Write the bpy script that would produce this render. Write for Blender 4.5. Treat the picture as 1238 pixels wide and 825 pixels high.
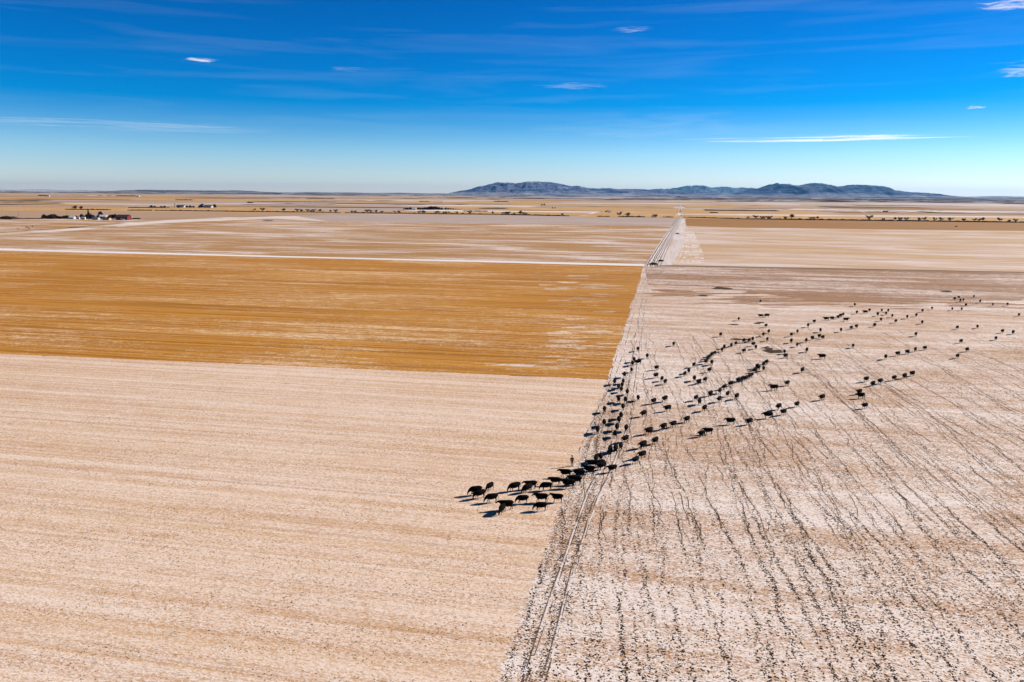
import bpy, bmesh, math, random
from mathutils import Vector, Matrix, noise as mnoise
R = math.radians
random.seed(7)
for o in list(bpy.data.objects): bpy.data.objects.remove(o)
scene = bpy.context.scene
COL = scene.collection

# ------------------------------------------------------------------ camera
CAM_H = 48.0
FPX = 917.0
cam_d = bpy.data.cameras.new('camera'); cam = bpy.data.objects.new('camera', cam_d); COL.objects.link(cam)
cam_d.sensor_width = 36.0; cam_d.lens = 36.0 * FPX / 1238.0
cam_d.clip_start = 0.5; cam_d.clip_end = 400000
CAM_ROT = Matrix.Rotation(R(90 - 10.98), 3, 'X') @ Matrix.Rotation(R(0.43), 3, 'Z')
cam.matrix_world = Matrix.Translation((0, 0, CAM_H)) @ CAM_ROT.to_4x4()
scene.camera = cam
# ------------------------------------------------------------------ light
SUN_AZ, SUN_EL = 69.0, 26.0
world = bpy.data.worlds.new("World"); scene.world = world; world.use_nodes = True
wn, wl = world.node_tree.nodes, world.node_tree.links
bg = wn['Background']; bg.inputs['Strength'].default_value = 0.062
sky = wn.new('ShaderNodeTexSky'); sky.sky_type = 'NISHITA'; sky.sun_disc = False
sky.sun_elevation = R(SUN_EL); sky.sun_rotation = R(SUN_AZ)
sky.altitude = 1100; sky.air_density = 1.0; sky.dust_density = 0.0; sky.ozone_density = 1.2
hs = wn.new('ShaderNodeHueSaturation'); hs.inputs['Saturation'].default_value = 1.3
gm = wn.new('ShaderNodeGamma'); gm.inputs['Gamma'].default_value = 1.12
# the deep winter blue: tint by height above the horizon
tcz = wn.new('ShaderNodeTexCoord'); sz = wn.new('ShaderNodeSeparateXYZ'); wl.new(tcz.outputs['Generated'], sz.inputs[0])
tr_ = wn.new('ShaderNodeValToRGB'); wl.new(sz.outputs[2], tr_.inputs[0])
tr_.color_ramp.elements[0].position = 0.0; tr_.color_ramp.elements[0].color = (0.86, 0.90, 1.24, 1)
tr_.color_ramp.elements[1].position = 0.60; tr_.color_ramp.elements[1].color = (0.18, 0.22, 0.27, 1)  # unseen upper sky dimmed to darken the shadow fill
for p_, c_ in ((0.05, (0.74, 0.90, 1.18)), (0.09, (0.54, 0.75, 1.06)), (0.145, (0.38, 0.63, 1.0)), (0.25, (0.25, 0.49, 0.88)), (0.33, (0.24, 0.38, 0.60))):
    e_ = tr_.color_ramp.elements.new(p_); e_.color = (*c_, 1)
tm_ = wn.new('ShaderNodeMix'); tm_.data_type = 'RGBA'; tm_.blend_type = 'MULTIPLY'; tm_.inputs[0].default_value = 1.0
wl.new(sky.outputs[0], tm_.inputs[6]); wl.new(tr_.outputs[0], tm_.inputs[7])
wl.new(tm_.outputs[2], gm.inputs[0]); wl.new(gm.outputs[0], hs.inputs['Color'])
# thin high cirrus veil, laid out on the direction of the sky
tc = wn.new('ShaderNodeTexCoord'); mp = wn.new('ShaderNodeMapping')
mp.inputs['Scale'].default_value = (1.6, 1.6, 26.0); mp.inputs['Rotation'].default_value = (R(1.0), R(-1.5), 0)
nz = wn.new('ShaderNodeTexNoise'); nz.inputs['Scale'].default_value = 2.3; nz.inputs['Detail'].default_value = 7; nz.inputs['Roughness'].default_value = 0.55
nz.inputs['Distortion'].default_value = 0.5
rp = wn.new('ShaderNodeValToRGB'); rp.color_ramp.elements[0].position = 0.50; rp.color_ramp.elements[1].position = 0.80
rp.color_ramp.elements[1].color = (0.07, 0.07, 0.07, 1)
mxw = wn.new('ShaderNodeMix'); mxw.data_type = 'RGBA'
wl.new(tc.outputs['Generated'], mp.inputs[0]); wl.new(mp.outputs[0], nz.inputs['Vector']); wl.new(nz.outputs[0], rp.inputs[0])
wl.new(rp.outputs[0], mxw.inputs[0]); wl.new(hs.outputs[0], mxw.inputs[6]); mxw.inputs[7].default_value = (7.5, 8.6, 9.6, 1)
wl.new(mxw.outputs[2], bg.inputs['Color'])
sun_d = bpy.data.lights.new('sun', 'SUN'); sun_d.energy = 4.9; sun_d.angle = R(0.53); sun_d.color = (1.0, 0.91, 0.81)
sun = bpy.data.objects.new('sun', sun_d); COL.objects.link(sun)
sdir = Vector((math.sin(R(SUN_AZ)) * math.cos(R(SUN_EL)), math.cos(R(SUN_AZ)) * math.cos(R(SUN_EL)), math.sin(R(SUN_EL))))
sun.rotation_euler = sdir.to_track_quat('Z', 'Y').to_euler()
sun.location = (0, 0, 200)
scene.view_settings.view_transform = 'Standard'; scene.view_settings.look = 'None'
scene.view_settings.exposure = 0.6; scene.view_settings.gamma = 1.0

# ------------------------------------------------------------------ helpers
def P(px, py, z=0.0):
    """point of the level ground that the photograph shows at (px, py)"""
    d = CAM_ROT @ Vector(((px - 619.0) / FPX, -(py - 412.5) / FPX, -1.0))
    if d.z > -0.0008: d.z = -0.0008
    t = (z - CAM_H) / d.z
    return Vector((d.x * t, d.y * t, z))
def at_dist(px, py, dist):
    """point seen at (px, py) at a forward distance"""
    d = CAM_ROT @ Vector(((px - 619.0) / FPX, -(py - 412.5) / FPX, -1.0))
    t = dist / d.y
    return Vector((d.x * t, dist, CAM_H + d.z * t))
def link(o, parent=None):
    COL.objects.link(o)
    if parent is not None: o.parent = parent
    return o
def tag(o, label=None, cat=None, group=None, kind=None):
    if label: o['label'] = label
    if cat: o['category'] = cat
    if group: o['group'] = group
    if kind: o['kind'] = kind
    return o
def from_data(name, verts, faces, mat, parent=None, smooth=False):
    me = bpy.data.meshes.new(name); me.from_pydata([tuple(v) for v in verts], [], faces); me.update()
    me.materials.append(mat)
    if smooth: me.polygons.foreach_set('use_smooth', [True] * len(me.polygons))
    return link(bpy.data.objects.new(name, me), parent)
def from_bm(name, bm, mat, parent=None, smooth=False):
    me = bpy.data.meshes.new(name); bm.to_mesh(me); bm.free(); me.materials.append(mat)
    if smooth: me.polygons.foreach_set('use_smooth', [True] * len(me.polygons))
    return link(bpy.data.objects.new(name, me), parent)
def empty(name, loc=(0, 0, 0), rz=0.0):
    o = bpy.data.objects.new(name, None); o.location = loc; o.rotation_euler = (0, 0, rz); o.empty_display_size = 0.3
    return link(o)
def copy_tree(o, parent=None):
    c = o.copy(); COL.objects.link(c)
    if parent is not None: c.parent = parent
    for ch in list(o.children): copy_tree(ch, c)
    return c
def box(bm, x0, x1, y0, y1, z0, z1):
    vs = [bm.verts.new(p) for p in ((x0,y0,z0),(x1,y0,z0),(x1,y1,z0),(x0,y1,z0),(x0,y0,z1),(x1,y0,z1),(x1,y1,z1),(x0,y1,z1))]
    for f in ((0,3,2,1),(4,5,6,7),(0,1,5,4),(1,2,6,5),(2,3,7,6),(3,0,4,7)): bm.faces.new([vs[i] for i in f])
def tube(bm, pts, seg=12, cap=True):
    """pts: (x, y, z, r_side, r_updown)"""
    rings = []
    n = len(pts)
    for i, p in enumerate(pts):
        c = Vector(p[:3]); a = Vector(pts[max(0, i - 1)][:3]); b = Vector(pts[min(n - 1, i + 1)][:3])
        t = (b - a).normalized()
        side = Vector((0, 1, 0))
        if abs(t.dot(side)) > 0.8: side = Vector((1, 0, 0))
        side = (side - t * side.dot(t)).normalized(); up = t.cross(side).normalized()
        ru = p[4] if len(p) > 4 else p[3]
        rings.append([bm.verts.new(c + side * math.cos(2*math.pi*k/seg) * p[3] + up * math.sin(2*math.pi*k/seg) * ru) for k in range(seg)])
    for i in range(n - 1):
        for k in range(seg):
            bm.faces.new((rings[i][k], rings[i][(k+1) % seg], rings[i+1][(k+1) % seg], rings[i+1][k]))
    if cap:
        bm.faces.new(list(reversed(rings[0]))); bm.faces.new(rings[-1])
def fused(name, bm, voxel, mat, smooth_it=4, limit=None):
    """fuse overlapping closed shapes into one continuous skin"""
    bmesh.ops.recalc_face_normals(bm, faces=bm.faces)
    me = bpy.data.meshes.new('tmp'); bm.to_mesh(me); bm.free()
    o = bpy.data.objects.new('tmp', me); COL.objects.link(o)
    m = o.modifiers.new('r', 'REMESH'); m.mode = 'VOXEL'; m.voxel_size = voxel
    s = o.modifiers.new('s', 'SMOOTH'); s.iterations = smooth_it; s.factor = 0.5
    if limit:
        d = o.modifiers.new('d', 'DECIMATE'); d.ratio = limit
    dg = bpy.context.evaluated_depsgraph_get(); dg.update()
    out = bpy.data.meshes.new_from_object(o.evaluated_get(dg))
    bpy.data.objects.remove(o); out.name = name
    out.materials.clear(); out.materials.append(mat)
    out.polygons.foreach_set('use_smooth', [True] * len(out.polygons))
    return out

# ------------------------------------------------------------------ materials
def new_mat(name):
    m = bpy.data.materials.new(name); m.use_nodes = True
    b = m.node_tree.nodes['Principled BSDF']
    return m, m.node_tree.nodes, m.node_tree.links, b
def plain(name, col, rough=0.8, var=0.15, scale=3.0, spec=0.3):
    m, n, l, b = new_mat(name)
    b.inputs['Roughness'].default_value = rough; b.inputs['Specular IOR Level'].default_value = spec
    t = n.new('ShaderNodeTexCoord'); z = n.new('ShaderNodeTexNoise'); z.inputs['Scale'].default_value = scale; z.inputs['Detail'].default_value = 5
    l.new(t.outputs['Object'], z.inputs['Vector'])
    r = n.new('ShaderNodeValToRGB'); l.new(z.outputs[0], r.inputs[0])
    r.color_ramp.elements[0].position = 0.3; r.color_ramp.elements[1].position = 0.7
    r.color_ramp.elements[0].color = (*[c * (1 - var) for c in col], 1); r.color_ramp.elements[1].color = (*[min(1, c * (1 + var)) for c in col], 1)
    l.new(r.outputs[0], b.inputs['Base Color'])
    return m
GRID = 11.0   # the section lines run 11 degrees east of the camera's heading
class G:
    """small expression helper for node maths"""
    def __init__(s, nodes, links): s.n, s.l = nodes, links
    def val(s, sock, x):
        if isinstance(x, (int, float)): sock.default_value = x
        else: s.l.new(x, sock)
    def m(s, op, a, b=0.0, c=None, clamp=False):
        k = s.n.new('ShaderNodeMath'); k.operation = op; k.use_clamp = clamp
        s.val(k.inputs[0], a); s.val(k.inputs[1], b)
        if c is not None: s.val(k.inputs[2], c)
        return k.outputs[0]
    def noise(s, vec, sx, sy, detail=4, rough=0.6, off=0.0, rot=0.0, dist=0.0):
        mp = s.n.new('ShaderNodeMapping'); mp.vector_type = 'POINT'
        mp.inputs['Rotation'].default_value = (0, 0, 0); mp.inputs['Scale'].default_value = (sx, sy, 1); mp.inputs['Location'].default_value = (off, off * 0.7, off * 0.3)
        v = vec
        if rot:
            r0 = s.n.new('ShaderNodeMapping'); r0.inputs['Rotation'].default_value = (0, 0, R(rot)); s.l.new(vec, r0.inputs[0]); v = r0.outputs[0]
        s.l.new(v, mp.inputs[0])
        z = s.n.new('ShaderNodeTexNoise'); z.inputs['Scale'].default_value = 1.0; z.inputs['Detail'].default_value = detail
        z.inputs['Roughness'].default_value = rough; z.inputs['Distortion'].default_value = dist
        s.l.new(mp.outputs[0], z.inputs['Vector'])
        return z.outputs[0]
    def mix(s, f, a, b):
        k = s.n.new('ShaderNodeMix'); k.data_type = 'RGBA'; s.val(k.inputs[0], f)
        for i, c in ((6, a), (7, b)):
            if isinstance(c, tuple): k.inputs[i].default_value = (*c, 1)
            else: s.l.new(c, k.inputs[i])
        return k.outputs[2]
    def step(s, x, lo, hi):
        k = s.n.new('ShaderNodeMapRange'); k.interpolation_type = 'SMOOTHSTEP'
        s.val(k.inputs[0], x); k.inputs[1].default_value = lo; k.inputs[2].default_value = hi
        return k.outputs[0]

SNOW = (0.82, 0.76, 0.76)
def field_mat(name, straw, straw2, snow_at=0.5, width=0.16, patch=1.0, streak=1.0, mid=1.0, grain=1.0, snow=SNOW,
              flecks=0.0, fleck_col=(0.10, 0.055, 0.03), lines=0.0, rot=0.0, seed=0.0, long=1.0, bump=0.6, far=1.0, rows=0.0):
    m, n, l, b = new_mat(name); g = G(n, l)
    b.inputs['Roughness'].default_value = 0.9; b.inputs['Specular IOR Level'].default_value = 0.15
    geo = n.new('ShaderNodeNewGeometry')
    mp = n.new('ShaderNodeMapping'); mp.inputs['Rotation'].default_value = (0, 0, R(GRID + rot)); l.new(geo.outputs['Position'], mp.inputs[0])
    uv = mp.outputs[0]
    p1 = g.noise(uv, 0.009 / far, 0.020 / far, 4, 0.55, 3.1 + seed, dist=0.6)
    s1 = g.noise(uv, 0.006 * long / far, 0.16 / far, 5, 0.62, 9.7 + seed)
    m1 = g.noise(uv, 0.16 / far, 0.42 / far, 5, 0.72, 5.5 + seed)
    g1 = g.m('ADD', g.m('MULTIPLY', g.noise(uv, 4.2, 7.0, 2, 0.6, 1.9 + seed), 0.65), g.m('MULTIPLY', g.noise(uv, 1.7, 3.2, 2, 0.6, 2.9 + seed), 0.5))
    g1 = g.m('SUBTRACT', g1, 0.075)
    m1 = g.m('ADD', g.m('MULTIPLY', m1, 0.6), g.m('MULTIPLY', g.noise(uv, 0.6, 1.4, 3, 0.6, 15 + seed), 0.4))
    x = g.m('MULTIPLY', g.m('SUBTRACT', p1, 0.5), patch)
    x = g.m('ADD', x, g.m('MULTIPLY', g.m('SUBTRACT', s1, 0.5), streak))
    x = g.m('ADD', x, g.m('MULTIPLY', g.m('SUBTRACT', m1, 0.5), mid))
    x = g.m('ADD', x, g.m('MULTIPLY', g.m('SUBTRACT', g1, 0.5), grain))
    if rows:
        rw = g.noise(uv, 0.0045, 1.15, 3, 0.6, 71 + seed, dist=0.1)
        x = g.m('ADD', x, g.m('MULTIPLY', g.m('SUBTRACT', rw, 0.5), rows))
        rw2 = g.noise(uv, 0.003, 0.28, 3, 0.55, 77 + seed, dist=0.1)
        x = g.m('ADD', x, g.m('MULTIPLY', g.m('SUBTRACT', rw2, 0.5), rows * 0.5))
    x = g.m('ADD', x, 0.5)
    f = g.step(x, snow_at - width, snow_at + width)
    tone = g.noise(uv, 0.008 / far, 0.45 / far, 5, 0.7, 21 + seed)
    col = g.mix(g.step(tone, 0.35, 0.65), straw, straw2)
    col = g.mix(f, col, snow)
    if lines:
        ln = g.noise(uv, 0.0022, 0.55, 3, 0.5, 31 + seed, dist=0.15)
        brk = g.noise(uv, 0.02, 0.05, 3, 0.6, 37 + seed)
        k = g.m('MULTIPLY', g.step(ln, 0.60, 0.70), g.step(brk, 0.40, 0.60))
        col = g.mix(g.m('MULTIPLY', k, lines), col, (0.86, 0.82, 0.80))
        ln2 = g.noise(uv, 0.003, 0.7, 3, 0.5, 61 + seed, dist=0.15)
        col = g.mix(g.m('MULTIPLY', g.step(ln2, 0.60, 0.74), lines * 0.35), col, tuple(c * 0.45 for c in straw))
    if flecks:
        fl = g.noise(uv, 2.2, 5.0, 3, 0.6, 41 + seed)
        fb = g.noise(uv, 0.3, 0.6, 3, 0.6, 47 + seed)
        k = g.step(g.m('ADD', fl, g.m('MULTIPLY', g.m('SUBTRACT', fb, 0.5), 0.5)), 0.60, 0.68)
        col = g.mix(g.m('MULTIPLY', k, flecks), col, fleck_col)
    l.new(col, b.inputs['Base Color'])
    if bump:
        bp = n.new('ShaderNodeBump'); bp.inputs['Strength'].default_value = bump; bp.inputs['Distance'].default_value = 0.10
        l.new(g1, bp.inputs['Height']); l.new(bp.outputs[0], b.inputs['Normal'])
    return m

M = {}
M['front'] = field_mat('pale_stubble', (0.52, 0.28, 0.13), (0.64, 0.40, 0.21), 0.49, 0.32, 0.30, 0.26, 0.50, 1.7, flecks=0.35, lines=0.5, rows=0.65, snow=(0.88,0.73,0.63))
M['ochre'] = field_mat('ochre_stubble', (0.34, 0.125, 0.010), (0.60, 0.28, 0.04), 0.72, 0.14, 0.95, 0.8, 1.4, 1.8, lines=0.12, rows=0.6, snow=(0.80,0.58,0.36), seed=12)
M['ochre_snowy'] = field_mat('ochre_stubble_with_snow', (0.36, 0.15, 0.025), (0.54, 0.27, 0.07), 0.53, 0.14, 0.6, 0.9, 0.9, 1.6, rows=0.6, snow=(0.84,0.70,0.56), seed=12)
M['tanfar'] = field_mat('tan_stubble_with_snow', (0.36, 0.18, 0.055), (0.50, 0.28, 0.105), 0.58, 0.08, 0.7, 1.0, 0.5, 0.8, rows=0.3, seed=23, snow=(0.80,0.70,0.66))
M['grey'] = field_mat('grey_snowy_field', (0.40, 0.29, 0.23), (0.47, 0.36, 0.30), 0.55, 0.2, 0.6, 0.9, 0.6, 0.6, seed=31, snow=(0.54,0.45,0.42))
M['herd'] = field_mat('grazed_snowy_field', (0.46, 0.26, 0.14), (0.56, 0.35, 0.21), 0.51, 0.22, 0.85, 0.6, 0.9, 2.0, rows=0.25, snow=(0.88,0.78,0.73), flecks=0.7, seed=43, fleck_col=(0.13,0.075,0.045), bump=0.9, long=2.0)
M['herdfar'] = field_mat('brown_field_with_snow', (0.27, 0.135, 0.065), (0.40, 0.225, 0.12), 0.64, 0.11, 0.9, 0.9, 1.5, 1.6, rows=0.4, snow=(0.82,0.71,0.66), seed=51)
M['tanright'] = field_mat('tan_field_pinkish_snow', (0.50, 0.30, 0.14), (0.60, 0.40, 0.22), 0.55, 0.16, 0.7, 0.9, 0.3, 0.5, seed=63, snow=(0.74,0.62,0.58))
M['brown'] = field_mat('brown_ploughed_strip', (0.30, 0.145, 0.04), (0.42, 0.21, 0.06), 0.80, 0.05, 0.4, 0.5, 0.2, 0.3, seed=71)
M['gold'] = field_mat('golden_far_field', (0.50, 0.27, 0.085), (0.62, 0.38, 0.15), 0.70, 0.10, 0.9, 1.0, 0.3, 0.3, seed=81)
M['dun'] = field_mat('dun_far_field', (0.42, 0.27, 0.17), (0.50, 0.33, 0.21), 0.78, 0.1, 0.5, 0.8, 0.2, 0.4, seed=85)
M['snowy'] = field_mat('snow_covered_ground', (0.55, 0.44, 0.38), (0.62, 0.50, 0.44), 0.36, 0.16, 0.5, 0.6, 0.4, 0.5, seed=91, snow=(0.84,0.80,0.80))
M['base'] = field_mat('distant_plain', (0.52, 0.33, 0.16), (0.36, 0.25, 0.18), 0.60, 0.06, 1.0, 1.3, 0.0, 0.5, seed=95, far=14, bump=0, long=2.0)
M['track'] = field_mat('trampled_track', (0.45, 0.30, 0.21), (0.58, 0.42, 0.33), 0.46, 0.15, 0.3, 0.4, 0.3, 1.6, seed=99, flecks=0.6, rot=90)
M['softlane'] = field_mat('half_snowed_lane', (0.55, 0.35, 0.19), (0.64, 0.46, 0.30), 0.46, 0.14, 0.8, 0.9, 0.4, 0.7, seed=111, snow=(0.82,0.72,0.68))
M['weeds'] = field_mat('dry_weed_patch', (0.33, 0.17, 0.08), (0.45, 0.26, 0.14), 0.60, 0.20, 0.3, 0.3, 0.8, 2.2, seed=121, snow=(0.84,0.70,0.60), flecks=0.4)
M['verge'] = field_mat('verge_snow', (0.50, 0.31, 0.16), (0.60, 0.42, 0.26), 0.46, 0.14, 0.9, 0.7, 0.9, 0.7, seed=105, rot=80)
M['rut'] = plain('rut_soil', (0.17, 0.115, 0.085), 0.95, 0.35, 0.6, 0.1)
M['rutsnow'] = plain('packed_snow', (0.80, 0.74, 0.73), 0.7, 0.05, 0.8, 0.2)
M['soil'] = plain('bare_dark_soil', (0.06, 0.036, 0.022), 0.95, 0.4, 0.5, 0.1)
M['trail'] = plain('trodden_trail', (0.15, 0.09, 0.06), 0.95, 0.5, 1.2, 0.1)
M['clod'] = plain('dark_clod', (0.025, 0.014, 0.010), 0.95, 0.5, 1.5, 0.1)
M['hide'] = plain('black_hide', (0.004, 0.003, 0.0026), 0.85, 0.3, 6.0, 0.05)
M['hoof'] = plain('hoof', (0.02, 0.017, 0.015), 0.6, 0.2)

# ------------------------------------------------------------------ ground and fields
def structure(name, verts, faces, mat):
    return tag(from_data(name, verts, faces, mat), kind='structure')
structure('ground', [(-160000, -400, -0.3), (160000, -400, -0.3), (160000, 160000, -0.3), (-160000, 160000, -0.3)], [(0, 1, 2, 3)], M['base'])
def sheet(name, pix, mat, z):
    vs = [P(x, y, z) for x, y in pix]
    bm = bmesh.new(); f = bm.faces.new([bm.verts.new(v) for v in vs])
    bmesh.ops.triangulate(bm, faces=[f])
    for f in bm.faces:
        if f.normal.z < 0: f.normal_flip()
    o = from_bm(name, bm, mat); return tag(o, kind='structure')
def L(a, b, t): return (a[0] + (b[0]-a[0]) * t, a[1] + (b[1]-a[1]) * t)
# the boundary between the left fields and the herd's field (a straight fence-less edge in the place)
EB = [(500, 1050), (600, 825), (735, 458), (779, 321)]
near_l = [(-700, 1400), (480, 1400), (640, 825), (748, 458.6), (0, 427), (-500, 408)]
sheet('stubble_field', near_l, M['front'], 0.0)
oe = []
for i in range(420):
    x = -500 + 1248 * i / 419.0
    y = 408 + (x + 500) * 19 / 500 if x < 0 else 427 + x * 31.6 / 748
    oe.append((x, y + 0.9 + 0.8 * mnoise.noise(Vector((i * 0.9, 0, 0)))))
sheet('ochre_field', oe + [ (784, 322.1), (0, 303), (-500, 291)], M['ochre'], 0.003)
sheet('farm_lane', [(-500, 291), (0, 303.0), (779, 322), (779.5, 319.4), (400, 311.2), (0, 300.6), (-500, 289.5)], M['snowy'], 0.0)
sheet('tan_field', [(-500, 289.5), (0, 300.6), (400, 311.2), (779.5, 319.4), (812, 273.5), (600, 270.3), (400, 268.4), (330, 264.5), (200, 270), (90, 279), (0, 284.5), (-500, 290)], M['tanfar'], 0.0)
sheet('snowy_lane', [(-500, 289.6), (0, 284.4), (90, 278.9), (200, 269.9), (330, 264.4), (400, 268.3), (450, 268.6), (450, 264), (400, 260.2), (330, 261.8), (200, 266.5), (150, 270.5), (90, 276.2), (0, 282.2), (-500, 287)], M['softlane'], 0.004)
sheet('tan_field', [(-500, 287), (0, 281.5), (90, 275), (150, 269), (175, 265), (0, 265), (-500, 263)], M['tanfar'], 0.0)
sheet('grey_field', [(400, 268.4), (600, 270.3), (812, 273.5), (822, 263.2), (600, 260.5), (400, 259), (360, 262)], M['grey'], 0.01)
sheet('dun_field', [(-500, 262.8), (0, 264.8), (200, 264.3), (330, 261.7), (400, 260.1), (400, 258), (150, 255.5), (0, 254.5), (-500, 251)], M['dun'], 0.0)
# herd field, with the trampled ragged left margin lying over the stubble
rag = []
for i in range(500):
    t = i / 499.0
    y = 1050 + (322 - 1050) * t
    k = EB[0]
    for a, b in zip(EB, EB[1:]):
        if b[1] <= y <= a[1]: k = L(a, b, (a[1] - y) / (a[1] - b[1]))
    rag.append((k[0] + (random.uniform(-1, 1) * 0.6 + 1.4 * mnoise.noise(Vector((i * 0.11, 0, 0)))) * (y - 225) * 0.012, y))
sheet('herd_field', [(1900, 1050)] + [(500, 1050)] + rag[1:-1] + [(779, 322), (1238, 330.5), (1700, 340)], M['herd'], 0.008)
def overlay(name, pix, mat, z, amp=1.0):
    """a sheet with a ragged outline lying just over a field"""
    out = []
    n = len(pix)
    for i in range(n):
        a, b = pix[i], pix[(i+1) % n]
        for j in range(6):
            q = L(a, b, j / 6)
            out.append((q[0] + random.uniform(-1, 1) * amp * 6, q[1] + random.uniform(-1, 1) * amp * 0.6))
    return sheet(name, out, mat, z)
sheet('brown_snowy_field', [(779, 322), (1238, 330.5), (1700, 340), (1700, 376), (1238, 362), (1000, 366), (900, 352), (783, 345)], M['herdfar'], 0.012)
sheet('tan_field', [(782, 320.5), (1238, 329), (1700, 338), (1700, 285), (1238, 279.5), (900, 275.5), (826, 273.5)], M['tanright'], 0.0)
sheet('field_edge', [(779, 322), (1238, 330.6), (1700, 340.1), (1700, 339.4), (1238, 330.1), (780, 321.7)], M['rut'], 0.016)
sheet('brown_field', [(826, 273.5), (900, 275.5), (1238, 279.5), (1700, 285), (1700, 274), (1238, 269.6), (900, 265.3), (830, 263.6)], M['brown'], 0.0)
# far strips: (y at x=0, y at x=619, y at x=1238), all tilted like the section lines
STRIP_Z = [0.0]
def strip(x0, x1, yb, yt, mat, z=0.0, name='far_field'):
    STRIP_Z[0] += 0.03; z = STRIP_Z[0]
    f = lambda y, x: y + (x - 619) * 0.0088
    bot = [(x0 + (x1-x0)*i/12, f(yb, x0 + (x1-x0)*i/12)) for i in range(13)]
    k_ = (yb - yt) / (yb - 234.5 + 0.01); x0 = x0 + (806 - x0) * k_ if x0 > -400 else x0; x1 = x1 + (806 - x1) * k_ if x1 < 1600 else x1
    top = [(x1 + (x0-x1)*i/12, f(yt, x1 + (x0-x1)*i/12) + random.uniform(-.25, .25)) for i in range(13)]
    sheet(name, bot + top, mat, z)
strip(-500, 340, 260.0, 255.6, M['gold']); strip(-500, 160, 255.5, 253.2, M['dun']); strip(-500, 150, 253.1, 251.8, M['gold'])
strip(160, 340, 255.6, 249.8, M['gold'], 0.05)
strip(340, 700, 260.2, 256.2, M['gold']); strip(300, 480, 256.4, 248.6, M['grey'], 0.08)
strip(700, 822, 262.0, 254.0, M['gold']); strip(826, 1700, 262.6, 258.3, M['gold']); strip(826, 1700, 258.2, 256.6, M['softlane'])
strip(826, 1020, 256.5, 251.4, M['gold']); strip(1020, 1700, 256.5, 254.2, M['dun']); strip(1020, 1700, 254.1, 253, M['brown'])
strip(480, 822, 254.3, 250.4, M['gold']); strip(480, 640, 250.3, 248.4, M['softlane'])
strip(600, 815, 248.8, 246.2, M['gold'], 0.1); strip(830, 960, 249.5, 246.2, M['gold'], 0.1); strip(640, 815, 250.3, 249.2, M['grey'])
strip(-500, 480, 248.2, 246.9, M['grey']); strip(-500, 640, 246.7, 243.6, M['gold']); strip(-500, 300, 243.4, 242.2, M['dun']); strip(-500, 700, 242.0, 240.6, M['gold'])
strip(960, 1040, 251.3, 249.6, M['softlane']); strip(900, 1700, 249.5, 247.4, M['dun'], 0.05); strip(1100, 1700, 252.2, 250.4, M['softlane'], 0.1)

for i in range(60):
    xx = random.uniform(-200, 1350); yy = random.choice((237.6, 238.4, 239.2, 240.2, 241.4, 243.0, 244.8, 246.0, 248.0, 250.0, 252.5)) + random.uniform(-.3, .3)
    ww = random.uniform(30, 170); hh_ = (yy - 234.5) * random.uniform(0.03, 0.10)
    if abs(xx + ww / 2 - 820) < ww / 2 + 6: continue
    strip(xx, xx + ww, yy, yy - hh_, M[random.choice(('gold', 'dun', 'softlane', 'brown', 'grey', 'soil', 'dun'))])
# snow patches, bare soil patches
def blob(name, cx, cy, rx, ry, mat, z, n=28):
    pts = []
    for i in range(n):
        a = 2 * math.pi * i / n
        k = 0.55 + 0.9 * abs(mnoise.noise(Vector((math.cos(a) * 1.7 + cx, math.sin(a) * 1.7 + cy, 3.3))) ) + random.uniform(-0.08, 0.08)
        pts.append((cx + rx * k * math.cos(a), cy + ry * k * math.sin(a)))
    return sheet(name, pts, mat, z)
def streaks(name, cx, cy, wx, wy, num, mat, z, r0, r1, q0=0.25, q1=0.7):
    for i in range(num):
        blob(name, random.gauss(cx, wx), random.gauss(cy, wy), random.uniform(r0, r1), random.uniform(q0, q1), mat, z + 0.0004 * i, 18)
for i in range(70):
    px_ = random.uniform(800, 1240); blob('brown_patch', px_, 350 + (px_ - 800) * .03 + abs(random.gauss(0, 9)), random.uniform(15, 60), random.uniform(.5, 1.8), M['herdfar'], 0.0125 + i * 0.0001, 16)
streaks('snow_patch', 655, 442, 34, 2.6, 26, M['ochre_snowy'], 0.004, 8, 24, .5, 1.5)
streaks('snow_patch', 628, 441.5, 8, 1.0, 8, M['softlane'], 0.022, 6, 14, .4, 1.3)
streaks('snow_patch', 698, 415, 24, 20, 34, M['ochre_snowy'], 0.020, 8, 26, .5, 1.8)
streaks('snow_patch', 708, 350, 28, 10, 34, M['ochre_snowy'], 0.036, 8, 28, .4, 1.3)
for cx, cy, wx, wy, num, r0, r1 in ((876, 348.8, 5, .5, 4, 5, 9), (893, 410.4, 7, .4, 4, 5, 9), (935, 425, 6, .9, 8, 5, 10), (925, 421, 7, .8, 3, 3, 6), (852, 358, 8, .4, 2, 5, 9), (1148, 352.3, 6, .3, 2, 5, 9), (880, 392.6, 5, .3, 2, 4, 6), (916, 390.5, 5, .3, 2, 4, 6)):
    streaks('bare_soil_patch', cx, cy, wx, wy, num, M['soil'], 0.021, r0 * 1.2, r1 * 1.2, 0.7, 1.8)

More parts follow.
